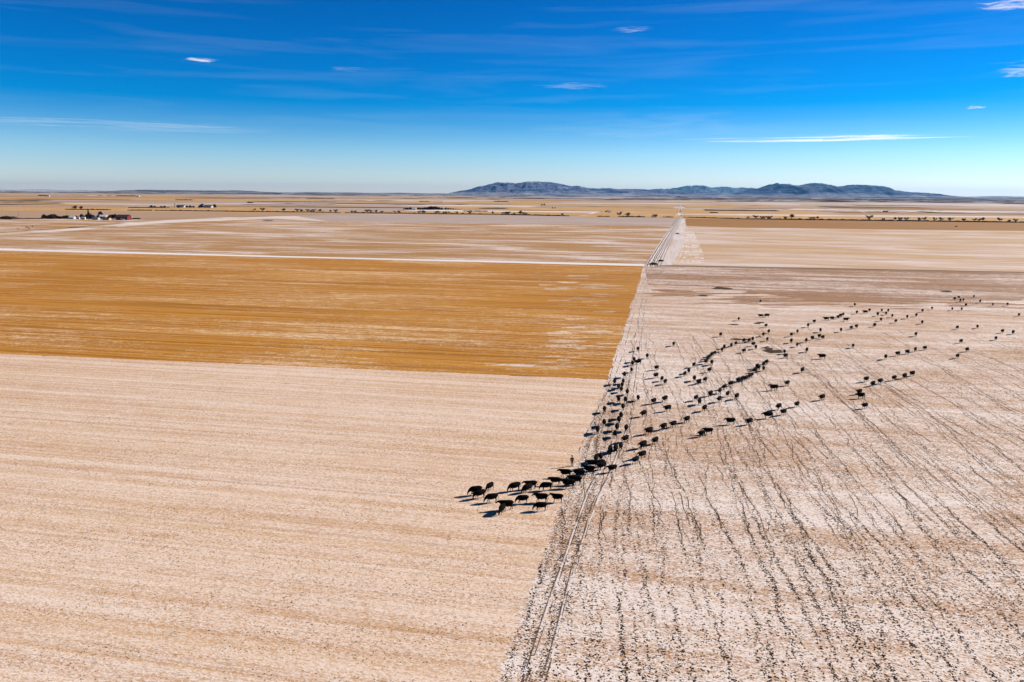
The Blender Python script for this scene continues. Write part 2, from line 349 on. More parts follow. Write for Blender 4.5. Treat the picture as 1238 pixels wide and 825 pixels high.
# ------------------------------------------------------------------ wheel tracks and the lane north
def ribbon(name, pix, width, mat, z, jitter=0.25, side=0.0, step=1.2, gap=0.9):
    pts = [P(x, y, z) for x, y in pix]
    dense = []
    for i in range(len(pts) - 1):
        p0 = pts[max(i-1, 0)]; p1 = pts[i]; p2 = pts[i+1]; p3 = pts[min(i+2, len(pts)-1)]
        n = max(2, int((p2 - p1).length / step))
        n = min(n, 160)
        for j in range(n):
            t = j / n
            dense.append(0.5 * ((2*p1) + (p2-p0)*t + (2*p0-5*p1+4*p2-p3)*t*t + (3*p1-p0-3*p2+p3)*t**3))
    dense.append(pts[-1])
    vs, fs = [], []
    for i, p in enumerate(dense):
        t = (dense[min(i+1, len(dense)-1)] - dense[max(i-1, 0)]); t.z = 0; t.normalize()
        nrm = Vector((t.y, -t.x, 0))
        wob = mnoise.noise(Vector((p.y * 0.07, side * 9.1, 0.5))) * 0.45
        w = width * (1 + jitter * mnoise.noise(Vector((p.y * 0.9, side * 3.3, 7.7))) * 2)
        c = p + nrm * (side + wob)
        vs += [c - nrm * w / 2, c + nrm * w / 2]
        if i and mnoise.noise(Vector((p.y * 0.35, side * 5.0, width * 20))) > -gap: k = 2 * i; fs.append((k-2, k-1, k+1, k))
    o = structure(name, vs, fs, mat)
    if o.data.polygons[0].normal.z < 0: o.data.flip_normals()
    return o
TR = [(560, 1080), (600, 950), (642, 825), (675, 718), (712, 606), (735, 560), (753, 517), (761, 480), (767, 440), (774, 390), (780, 350), (785, 324)]
for s in (-0.9, 0.85):
    ribbon('wheel_rut', TR, 0.16, M['rut'], 0.020, 0.6, s, gap=0.25)
    ribbon('wheel_rut', TR, 0.20, M['rutsnow'], 0.016, 0.5, s + 0.22, gap=0.3)
    ribbon('wheel_rut', TR, 0.12, M['rut'], 0.020, 0.7, s + 0.42, gap=0.05)
TR2 = [(705, 546), (723, 504), (737, 468), (752, 420), (766, 370), (781, 326)]
for s in (-0.8, 0.8):
    ribbon('wheel_rut', TR2, 0.16, M['rut'], 0.020, 0.6, s, gap=0.1)
    ribbon('wheel_rut', TR2, 0.16, M['rutsnow'], 0.016, 0.5, s + 0.24, gap=0.1)
LN = [(789, 322.5), (797, 307), (806, 291), (815, 276), (821, 266), (825, 260)]
sheet('lane', [(779, 322), (812, 320.8), (826, 296), (830, 276), (827.5, 262), (822, 262), (812, 273), (797, 294)], M['track'], 0.010)
for i in range(14):
    a = 810 + i * 3.0 + random.uniform(-1, 1); b = 826.5 + i * 0.9
    ribbon('snow_drift', [(a, 320.2 - random.uniform(0, 3)), (a + (b - a) * .35 + 2 + i * .12, 307), (a + (b - a) * .7 + 1.5, 293), (b, 276 + random.uniform(0, 8))], random.uniform(0.8, 2.4), M['softlane'], 0.006 + i * 0.0002, 0.9, 0, 4, gap=0.12)
for i, s in enumerate((-4.2, -2.0, -0.6, 1.0, 2.8, 5.0)):
    ribbon('wheel_rut', LN, (0.9, 0.6, 0.8, 0.5, 0.6, 0.4)[i], M['rut'], 0.024, 0.5, s, 4)
ribbon('wheel_rut', LN, 1.2, M['rutsnow'], 0.020, 0.3, 0.1, 4)
ribbon('wheel_rut', LN, 1.1, M['rutsnow'], 0.020, 0.3, -3.1, 4)
ribbon('road', [(825, 262.5), (824.5, 256), (823.5, 250), (823, 246)], 3.5, M['softlane'], 0.20, 0.1, 0, 20)
ribbon('road', [(817, 262), (820.5, 256), (822, 250)], 2.0, M['softlane'], 0.22, 0.1, 0, 20)
# snow drift lines curving over the tan field right of the lane
for i in range(0):
    x = 852 + i * 9.0
    ribbon('snow_drift', [(x + 2 - i * 1.2, 320 - i*0.6), (x + 5, 310), (x + 6 + i*.6, 300), (x + 2 + i * 0.4, 292 - i * 0.7)], 0.6, M['verge'], 0.012, 0.9, 0, 4)

# ------------------------------------------------------------------ mountains and badlands
def mountain_mat(name, slope_col, snow_lo, snow_hi, amt, sc=1.0):
    m, n, l, b = new_mat(name); g = G(n, l); b.inputs['Roughness'].default_value = 1.0; b.inputs['Specular IOR Level'].default_value = 0
    geo = n.new('ShaderNodeNewGeometry'); pos = geo.outputs['Position']
    a = g.noise(pos, 0.0011 * sc, 0.00035 * sc, 5, 0.55, 2, dist=0.6)
    sp = n.new('ShaderNodeSeparateXYZ'); l.new(pos, sp.inputs[0])
    h = g.m('SUBTRACT', 1.0, g.step(sp.outputs[2], snow_lo, snow_hi))
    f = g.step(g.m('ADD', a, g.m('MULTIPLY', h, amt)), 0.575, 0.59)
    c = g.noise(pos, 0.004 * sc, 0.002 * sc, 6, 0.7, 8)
    col = g.mix(g.step(c, 0.35, 0.65), tuple(k * 0.4 for k in slope_col), tuple(k * 1.6 for k in slope_col))
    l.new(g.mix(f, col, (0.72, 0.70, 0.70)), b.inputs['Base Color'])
    return m
M['forest_haze'] = mountain_mat('forested_slope_haze_blue', (0.002, 0.030, 0.13), 40, 140, 0.05)  # blue of the distance haze painted into the forest colour
M['farrange_haze'] = mountain_mat('far_range_haze_blue', (0.02, 0.08, 0.15), 30, 260, 0.08)  # far slopes also carry haze blue in their base colour
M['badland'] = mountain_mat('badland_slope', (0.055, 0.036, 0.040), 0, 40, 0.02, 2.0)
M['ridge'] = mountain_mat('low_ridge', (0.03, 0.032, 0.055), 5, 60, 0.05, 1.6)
def interp(prof, x):
    for (a, ya), (b, yb) in zip(prof, prof[1:]):
        if a <= x <= b:
            t = (x - a) / (b - a); t = t * t * (3 - 2 * t) * 0.5 + t * 0.5
            return ya + (yb - ya) * t
    return None
def range_mesh(name, prof, dist, depth, mat, nx=340, ny=46, rough=0.55, kind='structure', roughlen=1100.0):
    """a hill range of real depth whose crest heights follow the skyline"""
    vs, fs = [], []
    x0, x1 = prof[0][0], prof[-1][0]
    for j in range(ny + 1):
        v = j / ny
        for i in range(nx + 1):
            px = x0 + (x1 - x0) * i / nx
            c = at_dist(px, interp(prof, px), dist)
            h = max(0.0, c.z)
            yy = dist + (v - 0.55) * depth
            prof_v = math.sin(math.pi * min(1, v / 0.55) / 2) ** 1.25 if v < 0.55 else math.cos(math.pi * (v - 0.55) / 0.9) ** 1.0
            q = Vector((c.x / roughlen, yy / roughlen * 0.6, dist * 0.001))
            rg = 0.55 - 1.6 * abs(mnoise.fractal(q, 0.9, 2.1, 6))
            z = h * prof_v * (1 + rough * rg * (2.0 - 1.6 * prof_v))
            vs.append((c.x + (c.x * (yy - dist) / dist) * 0.3, yy, z - 2.0))
    for j in range(ny):
        for i in range(nx):
            a = j * (nx + 1) + i; fs.append((a, a + 1, a + nx + 2, a + nx + 1))
    o = from_data(name, vs, fs, mat, smooth=True); tag(o, kind=kind)
    return o
W1 = [(540,234.5),(566,230),(580,226.5),(602,222.2),(618,222.6),(623,223.3),(636,221.5),(650,221.3),(665,222),(677.5,223.9),(689.7,226.5),(697,225.8),(711.5,228.6),(733,228.6),(757.5,229.4),(779,229.8),(810,231.5),(850,233),(880,236.5)]
W2 = [(760,234),(782,230.4),(803.5,228.3),(818,228.2),(832.6,225.8),(844.7,225.3),(857,228),(874,227),(886,228.7),(900,227.6),(912,229),(930,233),(950,237)]
W3 = [(860,237),(886,234.8),(909,231.4),(926,227.6),(940.7,222.9),(952,225.6),(966.8,225.9),(982.7,223.2),(1001.5,226.8),(1019,226.8),(1033,224.7),(1046,225.3),(1062,230.3),(1082,232.8),(1100,233.2),(1117,236),(1146,238),(1172,240.5)]
W4 = [(1130,240.0),(1150,238.2),(1185,238.0),(1205,237.5),(1238,238),(1300,238.4),(1500,241),(1600,243)]
range_mesh('mountain', W1, 26000, 9000, M['forest_haze'])
range_mesh('mountain', W2, 36000, 9000, M['farrange_haze'])
range_mesh('mountain', W3, 24000, 8000, M['forest_haze'])
range_mesh('mountain', W4, 34000, 8000, M['farrange_haze'])
def lowrange(x0, x1, ytop, dist, depth, mat, seed, amp=0.9, name='hill'):
    prof = []
    n = int((x1 - x0) / 14)
    for i in range(n + 1):
        px = x0 + (x1 - x0) * i / n
        e = min(1, 6 * (i / n), 6 * (1 - i / n))
        y = ytop + (px - 619) * 0.0075 + amp * mnoise.noise(Vector((px * 0.03, seed, 0))) + (1 - e) * 1.8
        prof.append((px, y))
    range_mesh(name, prof, dist, depth, mat, nx=max(40, n * 4), ny=12, rough=0.3, roughlen=400.0)
lowrange(-300, 180, 233.9, 30000, 5000, M['farrange_haze'], 1.0)
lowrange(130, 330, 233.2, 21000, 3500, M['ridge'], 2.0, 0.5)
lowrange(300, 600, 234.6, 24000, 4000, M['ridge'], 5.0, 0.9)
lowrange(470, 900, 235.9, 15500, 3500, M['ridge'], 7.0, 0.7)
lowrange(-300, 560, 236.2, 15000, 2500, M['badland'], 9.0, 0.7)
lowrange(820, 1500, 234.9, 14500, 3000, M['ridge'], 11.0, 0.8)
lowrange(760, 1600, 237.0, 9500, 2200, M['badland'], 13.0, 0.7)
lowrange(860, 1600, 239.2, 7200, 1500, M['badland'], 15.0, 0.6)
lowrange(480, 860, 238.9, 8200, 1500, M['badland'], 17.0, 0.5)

# ------------------------------------------------------------------ haze
hz_m = bpy.data.materials.new('air_haze'); hz_m.use_nodes = True
hn, hl = hz_m.node_tree.nodes, hz_m.node_tree.links
hn.remove(hn['Principled BSDF'])
pv = hn.new('ShaderNodeVolumePrincipled'); pv.inputs['Color'].default_value = (0.16, 0.52, 1.0, 1); pv.inputs['Density'].default_value = 0.9e-5; pv.inputs['Anisotropy'].default_value = 0.3
hl.new(pv.outputs[0], hn['Material Output'].inputs['Volume'])
hb = bmesh.new(); box(hb, -60000, 60000, -1500, 60000, -4.0, 620)
hz = tag(from_bm('haze', hb, hz_m), kind='stuff')

# ------------------------------------------------------------------ clouds: thin wisps of ice cloud high above the plain
def cloud_mat(name, dens, seed, sx, sy):
    m, n, l, b = new_mat(name); g = G(n, l)
    n.remove(b)
    tcn = n.new('ShaderNodeTexCoord'); sp = n.new('ShaderNodeSeparateXYZ'); l.new(tcn.outputs['Object'], sp.inputs[0])
    r = g.m('SQRT', g.m('ADD', g.m('POWER', sp.outputs[0], 2.0), g.m('POWER', sp.outputs[1], 2.0)))
    z = g.noise(tcn.outputs['Object'], sx, sy, 8, 0.6, seed, dist=0.8)
    a = g.m('SUBTRACT', g.m('ADD', z, g.m('MULTIPLY', g.step(r, 0.1, 1.0), -0.45)), 0.30)
    a = g.m('MULTIPLY', g.step(a, 0.0, 0.35), dens)
    a = g.m('MULTIPLY', a, g.m('SUBTRACT', 1.0, g.step(r, 0.65, 0.98)))
    tr = n.new('ShaderNodeBsdfTransparent'); tl = n.new('ShaderNodeBsdfTranslucent'); tl.inputs[0].default_value = (1, 1, 1, 1)
    df = n.new('ShaderNodeBsdfDiffuse'); df.inputs[0].default_value = (0.95, 0.95, 0.95, 1)
    ad = n.new('ShaderNodeAddShader'); l.new(tl.outputs[0], ad.inputs[0]); l.new(df.outputs[0], ad.inputs[1])
    mx = n.new('ShaderNodeMixShader'); l.new(a, mx.inputs[0]); l.new(tr.outputs[0], mx.inputs[1]); l.new(ad.outputs[0], mx.inputs[2])
    l.new(mx.outputs[0], n['Material Output'].inputs['Surface'])
    return m
def cloud(x0, x1, yt, yb, dens, seed, label, sx=2.5, sy=3.5, alt=3200.0, rot=0):
    a = (x0 + x1) / 2; ym = (yt + yb) / 2
    d = CAM_ROT @ Vector(((a - 619.0) / FPX, -(ym - 412.5) / FPX, -1.0)); t = (alt - CAM_H) / d.z
    c = Vector((d.x * t, d.y * t, alt))
    def Y(py, px=a):
        d = CAM_ROT @ Vector(((px - 619.0) / FPX, -(py - 412.5) / FPX, -1.0)); t = (alt - CAM_H) / d.z
        return Vector((d.x * t, d.y * t, alt))
    hw = (Y(ym, x1) - Y(ym, x0)).length / 2; hd = (Y(yt) - Y(yb)).length / 2
    n = 24; vs, fs = [(0, 0, 0)], []
    for i in range(n): vs.append((math.cos(2*math.pi*i/n), math.sin(2*math.pi*i/n), 0))
    for i in range(n): fs.append((0, 1 + i, 1 + (i + 1) % n))
    o = from_data('cloud', vs, fs, cloud_mat('ice_cloud', dens, seed, sx, sy))
    o.location = c; o.scale = (hw, hd, 1); o.rotation_euler = (0, 0, -math.atan2(c.x, c.y) + R(rot))
    tag(o, label, 'cloud', 'wisps of high cloud'); return o
cloud(690, 1300, 160, 176, 0.65, 3.0, 'long thin white streak of cloud above the mountains on the right', 2.2, 5.0, rot=0)
cloud(204, 284, 67.5, 78, 0.6, 7.0, 'small bright white wisp of cloud high on the left', 1.8, 1.8)
cloud(620, 770, 95, 114, 0.22, 11.0, 'faint pale wisp of cloud in mid sky over the lane')
cloud(715, 815, 28, 44, 0.16, 14.0, 'faint thin streak of cloud near the top right of centre')
cloud(1160, 1200, 126, 134, 0.4, 17.0, 'tiny white dash of cloud above the long streak', 1.5, 1.5)
cloud(1150, 1320, -12, 20, 0.45, 19.0, 'pale feathered cloud in the top right corner')
cloud(1165, 1330, 62, 104, 0.30, 23.0, 'soft pale cloud at the right edge of the sky')
cloud(370, 470, 77, 90, 0.10, 29.0, 'barely visible streak of cloud right of the small bright wisp')
cloud(-200, 520, 140, 166, 0.12, 31.0, 'broad faint veil of cloud low across the left sky', 3.5, 4.5)
cloud(480, 1100, 125, 185, 0.05, 37.0, 'broad faint veil of cloud across the middle of the sky', 3.5, 4.5)

# ------------------------------------------------------------------ hoof prints and clods along the cattle trails
def prints():
    vs, fs = [], []
    def clod(x, y, r, el=1.0):
        n = 5; a0 = random.uniform(0, 6.3); i0 = len(vs); ca, sa = math.cos(a0), math.sin(a0)
        for k in range(n):
            a = 2 * math.pi * k / n; rr = r * random.uniform(0.65, 1.2)
            dx, dy = math.cos(a) * rr * el, math.sin(a) * rr
            vs.append((x + dx * ca - dy * sa, y + dx * sa + dy * ca, 0.009))
        vs.append((x, y, 0.009 + r * 0.35))
        for k in range(n): fs.append((i0 + k, i0 + (k + 1) % n, i0 + n))
    def inside(x, y):
        # right of the field's left margin, in world terms
        return x > edge_x(y)
    e0, e1 = P(600, 825), P(735, 458)
    def edge_x(y):
        t = (y - e0.y) / (e1.y - e0.y); return e0.x + (e1.x - e0.x) * t
    brg = R(7.0)
    ntr = 430; lines_ = []
    for k in range(ntr):
        y = 45.0
        x0 = edge_x(60) + 1.0 + (k / ntr) * 230 + random.uniform(-1.4, 1.4)
        x = x0; ph = random.uniform(0, 100); amp = random.uniform(0.5, 1.3)
        dens = random.choice((1.7, 2.8, 4.4, 6.6)); end = random.uniform(120, 280)
        start = 45 if random.random() < 0.75 else random.uniform(60, 140)
        y = start; line = []
        while y < end:
            x = x0 + (y - 45) * math.tan(brg + R(3.0) * math.sin(k * 1.7)) + amp * 3.0 * mnoise.noise(Vector((y * 0.035, ph, 0))) + amp * 0.9 * mnoise.noise(Vector((y * 0.13, ph, 5))) + 0.32 * mnoise.noise(Vector((y * 0.45, ph, 8)))
            local = dens * (0.55 + 1.1 * max(0, mnoise.noise(Vector((y * 0.05, ph, 9))) + 0.35))
            line.append((x, y)); y += random.expovariate(local)
            sx = x + random.gauss(0, 0.15)
            if inside(sx, y): clod(sx, y + random.gauss(0, 0.1), random.uniform(0.055, 0.125) * (1.0 if y < 110 else 0.8), random.uniform(0.9, 1.9))
        lines_.append(line)
    for i in range(70000):
        y = 45 + 210 * random.random() ** 1.2
        x = edge_x(y) + 0.3 + random.random() * (0.75 * y + 40)
        d = mnoise.noise(Vector((x * 0.05, y * 0.04, 2.0))) + 0.5 * mnoise.noise(Vector((x * 0.16, y * 0.1, 4.0)))
        if random.random() < 0.42 + d * 1.1: clod(x, y, random.uniform(0.05, 0.125), random.uniform(0.8, 1.8))
    tv, tf = [], []
    for k, line in enumerate(lines_):
        if random.random() < 0.35: continue
        wv = random.uniform(0.08, 0.17)
        for i, (x, y) in enumerate(line):
            w_ = wv * (0.7 + 0.9 * abs(mnoise.noise(Vector((y * 0.6, k, 3)))))
            tv.extend([(x - w_ / 2, y, 0.0086), (x + w_ / 2, y, 0.0086)])
            if i and y > 100 and x > edge_x(y) and mnoise.noise(Vector((y * 0.09, k * 2.3, 1.0))) + 0.35 * mnoise.noise(Vector((y * 0.6, k * 2.3, 6.0))) > (0.06 if y > 85 else 0.24):
                q = len(tv); tf.append((q - 4, q - 3, q - 1, q - 2))
    tag(from_data('cattle_trails', tv, tf, M['trail']), kind='stuff', label='thin trodden cattle trails winding down the snowy field', cat='trails')
    # two broad combed bands of prints down the left margin
    for i in range(5200):
        y = 45 + 120 * random.random()
        off = random.choice((0.8, 2.4, 4.2)) + random.gauss(0, 0.35) + 0.7 * mnoise.noise(Vector((y * 0.1, 2, 2)))
        x = edge_x(y) + off
        clod(x, y, random.uniform(0.05, 0.11), random.uniform(0.8, 1.8))
    o = from_data('hoof_prints', vs, fs, M['clod']); tag(o, kind='stuff', label='dark hoof prints and clods trailing across the snow', cat='hoof prints')
prints()
# fine stubble and clods on the left field
def stubble():
    vs, fs = [], []
    e0, e1 = P(600, 825), P(735, 458)
    for i in range(26000):
        y = 42 + 120 * random.random() ** 1.2
        ex = e0.x + (e1.x - e0.x) * (y - e0.y) / (e1.y - e0.y)
        x = ex - random.random() * (0.8 * y + 25)
        if mnoise.noise(Vector((x * 0.03, y * 0.35, 8.0))) + 0.6 * mnoise.noise(Vector((x * 0.1, y * 0.1, 3.0))) + random.gauss(0, 0.15) < 0.05: continue
        r = random.uniform(0.03, 0.075); i0 = len(vs)
        a = random.uniform(0, 6.3)
        for k in range(3): vs.append((x + r * 1.6 * math.cos(a + k * 2.1), y + r * math.sin(a + k * 2.1), 0.004))
        vs.append((x, y, 0.004 + r * 1.3))
        for k in range(3): fs.append((i0 + k, i0 + (k + 1) % 3, i0 + 3))
    o = from_data('stubble', vs, fs, plain('stubble_straw', (0.30, 0.17, 0.09), 0.9, 0.3, 1.0)); tag(o, kind='stuff', label='short brown stubble on the pale field', cat='stubble')
stubble()

# ------------------------------------------------------------------ cattle
def cow_mesh(name, pose, bull=False):
    bm = bmesh.new()
    k = 1.0
    tube(bm, [(-.92,0,1.10,.08,.10),(-.86,0,1.10,.20,.21),(-.70,0,1.03,.30,.35),(-.45,0,.98,.35,.40),(-.1,0,.93,.41,.45),(.2,0,.93,.40,.45),(.45,0,.96,.34,.43),(.62,0,1.0,.27,.37),(.76,0,1.05,.18,.27)], 16)
    if pose in ('walk', 'stride', 'stand'):
        hz = {'walk': 0.0, 'stride': -0.12, 'stand': 0.12}[pose]
        tube(bm, [(.45,0,1.10,.21,.32),(.70,0,1.14+hz*.3,.17,.27),(.92,0,1.20+hz*.8,.14,.20),(1.03,0,1.25+hz,.13,.16)], 14)
        tube(bm, [(1.00,0,1.31+hz,.075,.08),(1.08,0,1.27+hz,.115,.13),(1.20,0,1.17+hz,.10,.115),(1.34,0,1.05+hz,.075,.08),(1.42,0,.99+hz,.07,.065),(1.45,0,.965+hz,.05,.04)], 12)
        hd = (1.03, 1.31 + hz)
    else:
        tube(bm, [(.45,0,1.04,.21,.34),(.74,0,.93,.17,.27),(.93,0,.75,.14,.20),(1.04,0,.58,.13,.15)], 14)
        tube(bm, [(1.03,0,.66,.08,.08),(1.08,0,.56,.115,.12),(1.12,0,.42,.10,.11),(1.16,0,.26,.07,.08),(1.18,0,.17,.065,.06),(1.18,0,.12,.045,.04)], 12)
        hd = (1.0, .62)
    for s in (-1, 1):
        tube(bm, [(hd[0], s*.08, hd[1]-.03, .035, .03), (hd[0]-.03, s*.18, hd[1]-.02, .045, .03), (hd[0]-.05, s*.26, hd[1]-.05, .02, .015)], 8)
    # legs: (top, knee/hock, fetlock, hoof) swing offsets
    sw = {'walk': (.20, -.14, -.16, .18), 'stride': (-.22, .16, .20, -.18), 'stand': (0, .03, -.02, .05), 'graze': (.14, -.08, .0, .10), 'browse': (-.06, .10, .10, -.10)}[pose]
    for s, d in ((-1, sw[0]), (1, sw[1])):
        tube(bm, [(.46, s*.17, 1.0, .10, .17), (.46+d*.15, s*.18, .74, .085, .11), (.47+d*.45, s*.175, .46, .058, .062), (.46+d*.8, s*.17, .15, .042, .045), (.50+d, s*.17, .05, .055, .06), (.50+d, s*.17, .0, .06, .07)], 10)
    for s, d in ((-1, sw[2]), (1, sw[3])):
        tube(bm, [(-.62, s*.17, 1.02, .13, .24), (-.56+d*.1, s*.18, .76, .11, .16), (-.72+d*.5, s*.175, .47, .055, .07), (-.70+d*.85, s*.17, .15, .042, .045), (-.67+d, s*.17, .05, .055, .06), (-.67+d, s*.17, .0, .06, .07)], 10)
    tube(bm, [(-.90,0,1.22,.035,.035),(-.98,0,1.10,.03,.03),(-1.0,.02,.80,.026,.026),(-.99,.03,.60,.045,.045),(-.98,.03,.42,.02,.02)], 8)
    if pose in ('stand', 'graze'):   # udder / belly
        tube(bm, [(-.42,0,.64,.06,.05),(-.32,0,.62,.12,.08),(-.20,0,.64,.06,.05)], 10)
    return fused(name, bm, 0.032, M['hide'], 3, 0.5)
COW = {p: cow_mesh('cow_body', p) for p in ('walk', 'stride', 'stand', 'graze', 'browse')}

# cattle: crop origin, scale and (x, y of the feet, heading, pose); heading 180 = to the left, 270 = to the viewer
HERD = []
def add(cluster, ox, oy, s, rows):
    for r in rows: HERD.append((cluster, ox + r[0] / s, oy + r[1] / s, r[2], r[3]))
w, t_, s_, g_, b_ = 'walk', 'stride', 'stand', 'graze', 'browse'
A_ = 15.475; B_ = 7.7375
add('graze', 550, 575, A_, [(650,285,235,b_),(465,430,208,g_),(385,365,195,g_),(685,505,198,g_),(880,705,248,b_),(960,640,185,w),(1115,292,205,g_)])
add('graze', 620, 570, A_, [(270,392,222,g_),(335,330,190,w),(625,355,180,b_),(790,255,180,w),(1040,312,180,w),(985,112,180,w),(180,602,182,g_),(535,580,181,w),(830,575,181,s_),(520,735,184,g_)])
add('knot', 680, 540, A_, [(315,578,180,t_),(240,712,180,w),(500,505,180,s_),(570,392,190,w),(625,300,262,w),(715,265,265,s_),(730,438,212,w),(700,385,205,t_),(930,485,207,w),(890,130,252,w),(995,110,258,s_),(1090,62,255,w)])
add('track', 700, 500, A_, [(785,108,262,w),(745,190,262,t_),(470,240,262,w),(345,375,266,w),(710,330,264,t_),(680,450,266,w),(880,345,258,s_),(865,545,204,w)])
add('track', 700, 460, A_, [(665,85,264,w),(740,178,250,t_),(825,70,262,w),(805,145,262,t_),(790,228,264,w),(900,278,262,w),(1105,388,258,t_),(740,418,266,w),(868,432,264,w),(475,608,266,t_),(820,558,262,w)])
add('track', 720, 420, A_, [(790,80,256,w),(965,215,255,t_),(720,285,262,w),(690,352,262,w),(790,325,188,g_),(672,478,264,w),(540,572,264,t_)])
add('scatter', 720, 420, A_, [(1140,432,216,w),(1130,580,206,w)])
add('scatter', 690, 420, B_, [(852,320,236,w),(882,350,242,t_),(775,532,205,w),(880,512,216,w),(905,602,196,w),(680,652,200,t_)])
add('midfile', 690, 420, B_, [(1085,706,208,w)])
add('midfile', 760, 510, 12.38, [(665,88,198,w),(520,126,206,t_),(300,192,204,w)])
add('lowfile', 760, 510, 12.38, [(395,340,206,w),(210,402,205,t_),(200,552,206,w),(100,632,207,w),(1190,190,188,w),(1090,228,196,t_)])
add('longfile', 820, 440, A_, [(290,72,225,w),(195,185,238,w),(120,242,232,t_),(580,165,206,w),(300,328,256,t_),(385,388,204,w),(500,348,216,w),(330,695,206,w),(395,770,234,t_),(600,612,214,w),(775,562,232,w),(860,485,204,t_),(985,425,204,w),(1120,355,206,w),(1200,330,212,t_),(920,622,220,w),(765,722,214,t_),(1090,668,213,w)])
add('longfile', 810, 440, B_, [(322,446,214,w)])
add('longfile', 870, 425, A_, [(875,245,214,w),(820,285,218,t_),(730,352,232,w),(700,325,210,w),(820,372,256,t_),(660,402,200,w),(595,492,204,w),(555,512,206,t_),(490,548,214,w)])
add('upfile', 820, 400, A_, [(790,115,212,w),(625,648,232,w),(515,625,228,t_),(545,575,220,w),(580,532,214,w),(625,492,220,t_),(680,462,226,w),(815,402,236,w),(858,342,230,t_),(990,308,226,w),(1075,282,230,w)])
add('upfile', 870, 395, A_, [(450,308,220,w),(550,298,205,t_),(615,278,244,w),(815,187,228,w),(915,130,222,t_),(890,278,238,w),(630,372,206,w),(675,428,240,w),(450,497,200,t_)])
add('upfile', 810, 350, B_, [(33,532,244,w),(897,358,204,w),(845,125,222,t_),(848,264,182,w),(905,262,182,g_),(642,294,244,w),(1070,606,250,t_),(1080,645,192,w)])
add('farfile', 940, 370, A_, [(255,578,208,w),(370,518,240,t_),(570,402,246,w),(685,327,208,w),(910,277,184,w),(1015,265,188,t_),(1130,242,196,w),(255,698,248,w),(365,772,240,t_),(535,687,232,w),(650,637,198,w),(780,607,205,t_),(845,627,194,w),(800,497,250,w),(1185,492,244,t_)])
add('farfile', 940, 350, B_, [(588,262,206,w),(612,252,214,w),(272,590,222,t_),(415,652,184,w),(705,550,236,w),(230,782,216,t_)])
add('farright', 1020, 360, A_, [(205,165,240,w),(245,307,216,t_),(400,302,184,w),(480,267,212,w),(710,272,244,t_),(830,272,232,w),(635,347,256,w),(790,327,250,t_),(905,372,226,w),(695,447,224,w),(970,477,212,t_),(1185,397,240,w),(40,447,350,w),(575,552,200,g_),(235,577,206,w),(140,597,192,t_)])
add('right', 940, 350, B_, [(1010,657,236,w)])
add('right', 1080, 345, 7.785, [(130,650,192,w),(205,627,228,t_),(295,612,206,w),(40,667,200,w)])
add('farright', 1080, 345, 7.785, [(215,298,226,w),(272,256,212,t_),(363,232,236,w),(270,367,220,w),(575,140,196,t_),(615,128,196,w),(630,157,250,w),(657,152,250,t_),(757,120,222,w),(815,167,244,w),(682,200,204,t_),(642,240,236,w),(553,240,240,w),(935,196,226,t_),(1072,196,234,w),(1180,296,216,w),(600,417,206,t_),(790,408,250,w),(1025,452,204,w),(1125,463,214,t_),(963,519,212,w),(635,547,204,w),(692,627,198,t_),(602,690,204,w),(210,482,220,w)])
add('right', 960, 410, 5.627, [(490,293,202,w),(535,322,208,t_),(585,307,206,w),(680,284,206,w),(750,270,204,t_),(803,254,204,w),(443,378,200,w),(452,406,190,t_),(480,475,200,w),(190,418,202,w)])
add('right', 810, 440, B_, [(1095,208,210,w),(970,250,186,s_),(1015,432,202,t_),(1185,407,204,w),(1060,482,204,w),(915,512,190,t_),(740,572,198,w),(565,570,184,w)])
add('away', 0, 235, B_, [(168,330,190,g_),(250,315,200,w),(271,323,20,g_),(305,307,180,g_)])

ORD = ['first','second','third','fourth','fifth','sixth','seventh','eighth','ninth','tenth','eleventh','twelfth','thirteenth','fourteenth','fifteenth','sixteenth','seventeenth','eighteenth','nineteenth','twentieth']
def ordn(i):
    if i < 20: return ORD[i]
    tens = {2: 'twenty', 3: 'thirty', 4: 'forty'}[(i + 1) // 10]
    if (i + 1) % 10 == 0: return tens[:-1] + 'ieth'
    return tens + '-' + ORD[(i + 1) % 10 - 1]
WHERE = {'graze': ('in the bunch leading onto the pale stubble', 'cattle grazing at the head of the herd'),
         'knot': ('in the crowd beside the person', 'cattle crowding beside the person'),
         'track': ('in the column beside the wheel tracks', 'cattle walking down the wheel tracks'),
         'scatter': ('of those scattered just right of the tracks', 'cattle scattered right of the tracks'),
         'midfile': ('in the short file above the lowest', 'cattle in the short middle file'),
         'lowfile': ('in the lowest loose file', 'cattle in the lowest file'),
         'longfile': ('in the long middle slanting file', 'cattle in the long middle file'),
         'upfile': ('in the upper file by the dark soil', 'cattle in the upper file'),
         'farfile': ('in the thin files right of dark soil', 'cattle in the thin far files'),
         'farright': ('in the farthest scatter at upper right', 'cattle farthest off at the upper right'),
         'right': ('in the loose lines at mid right', 'cattle in the right hand lines'),
         'away': ('of four near the left farmstead', 'cattle far off by the left farmstead')}
POSEW = {'walk': 'walking', 'stride': 'striding', 'stand': 'standing', 'graze': 'grazing', 'browse': 'grazing'}
def facing(h):
    h %= 360
    if h < 60 or h > 300: return 'right-facing'
    if h < 200: return 'left-facing'
    if h < 240: return 'half-turned'
    return 'end-on'
seen = {}
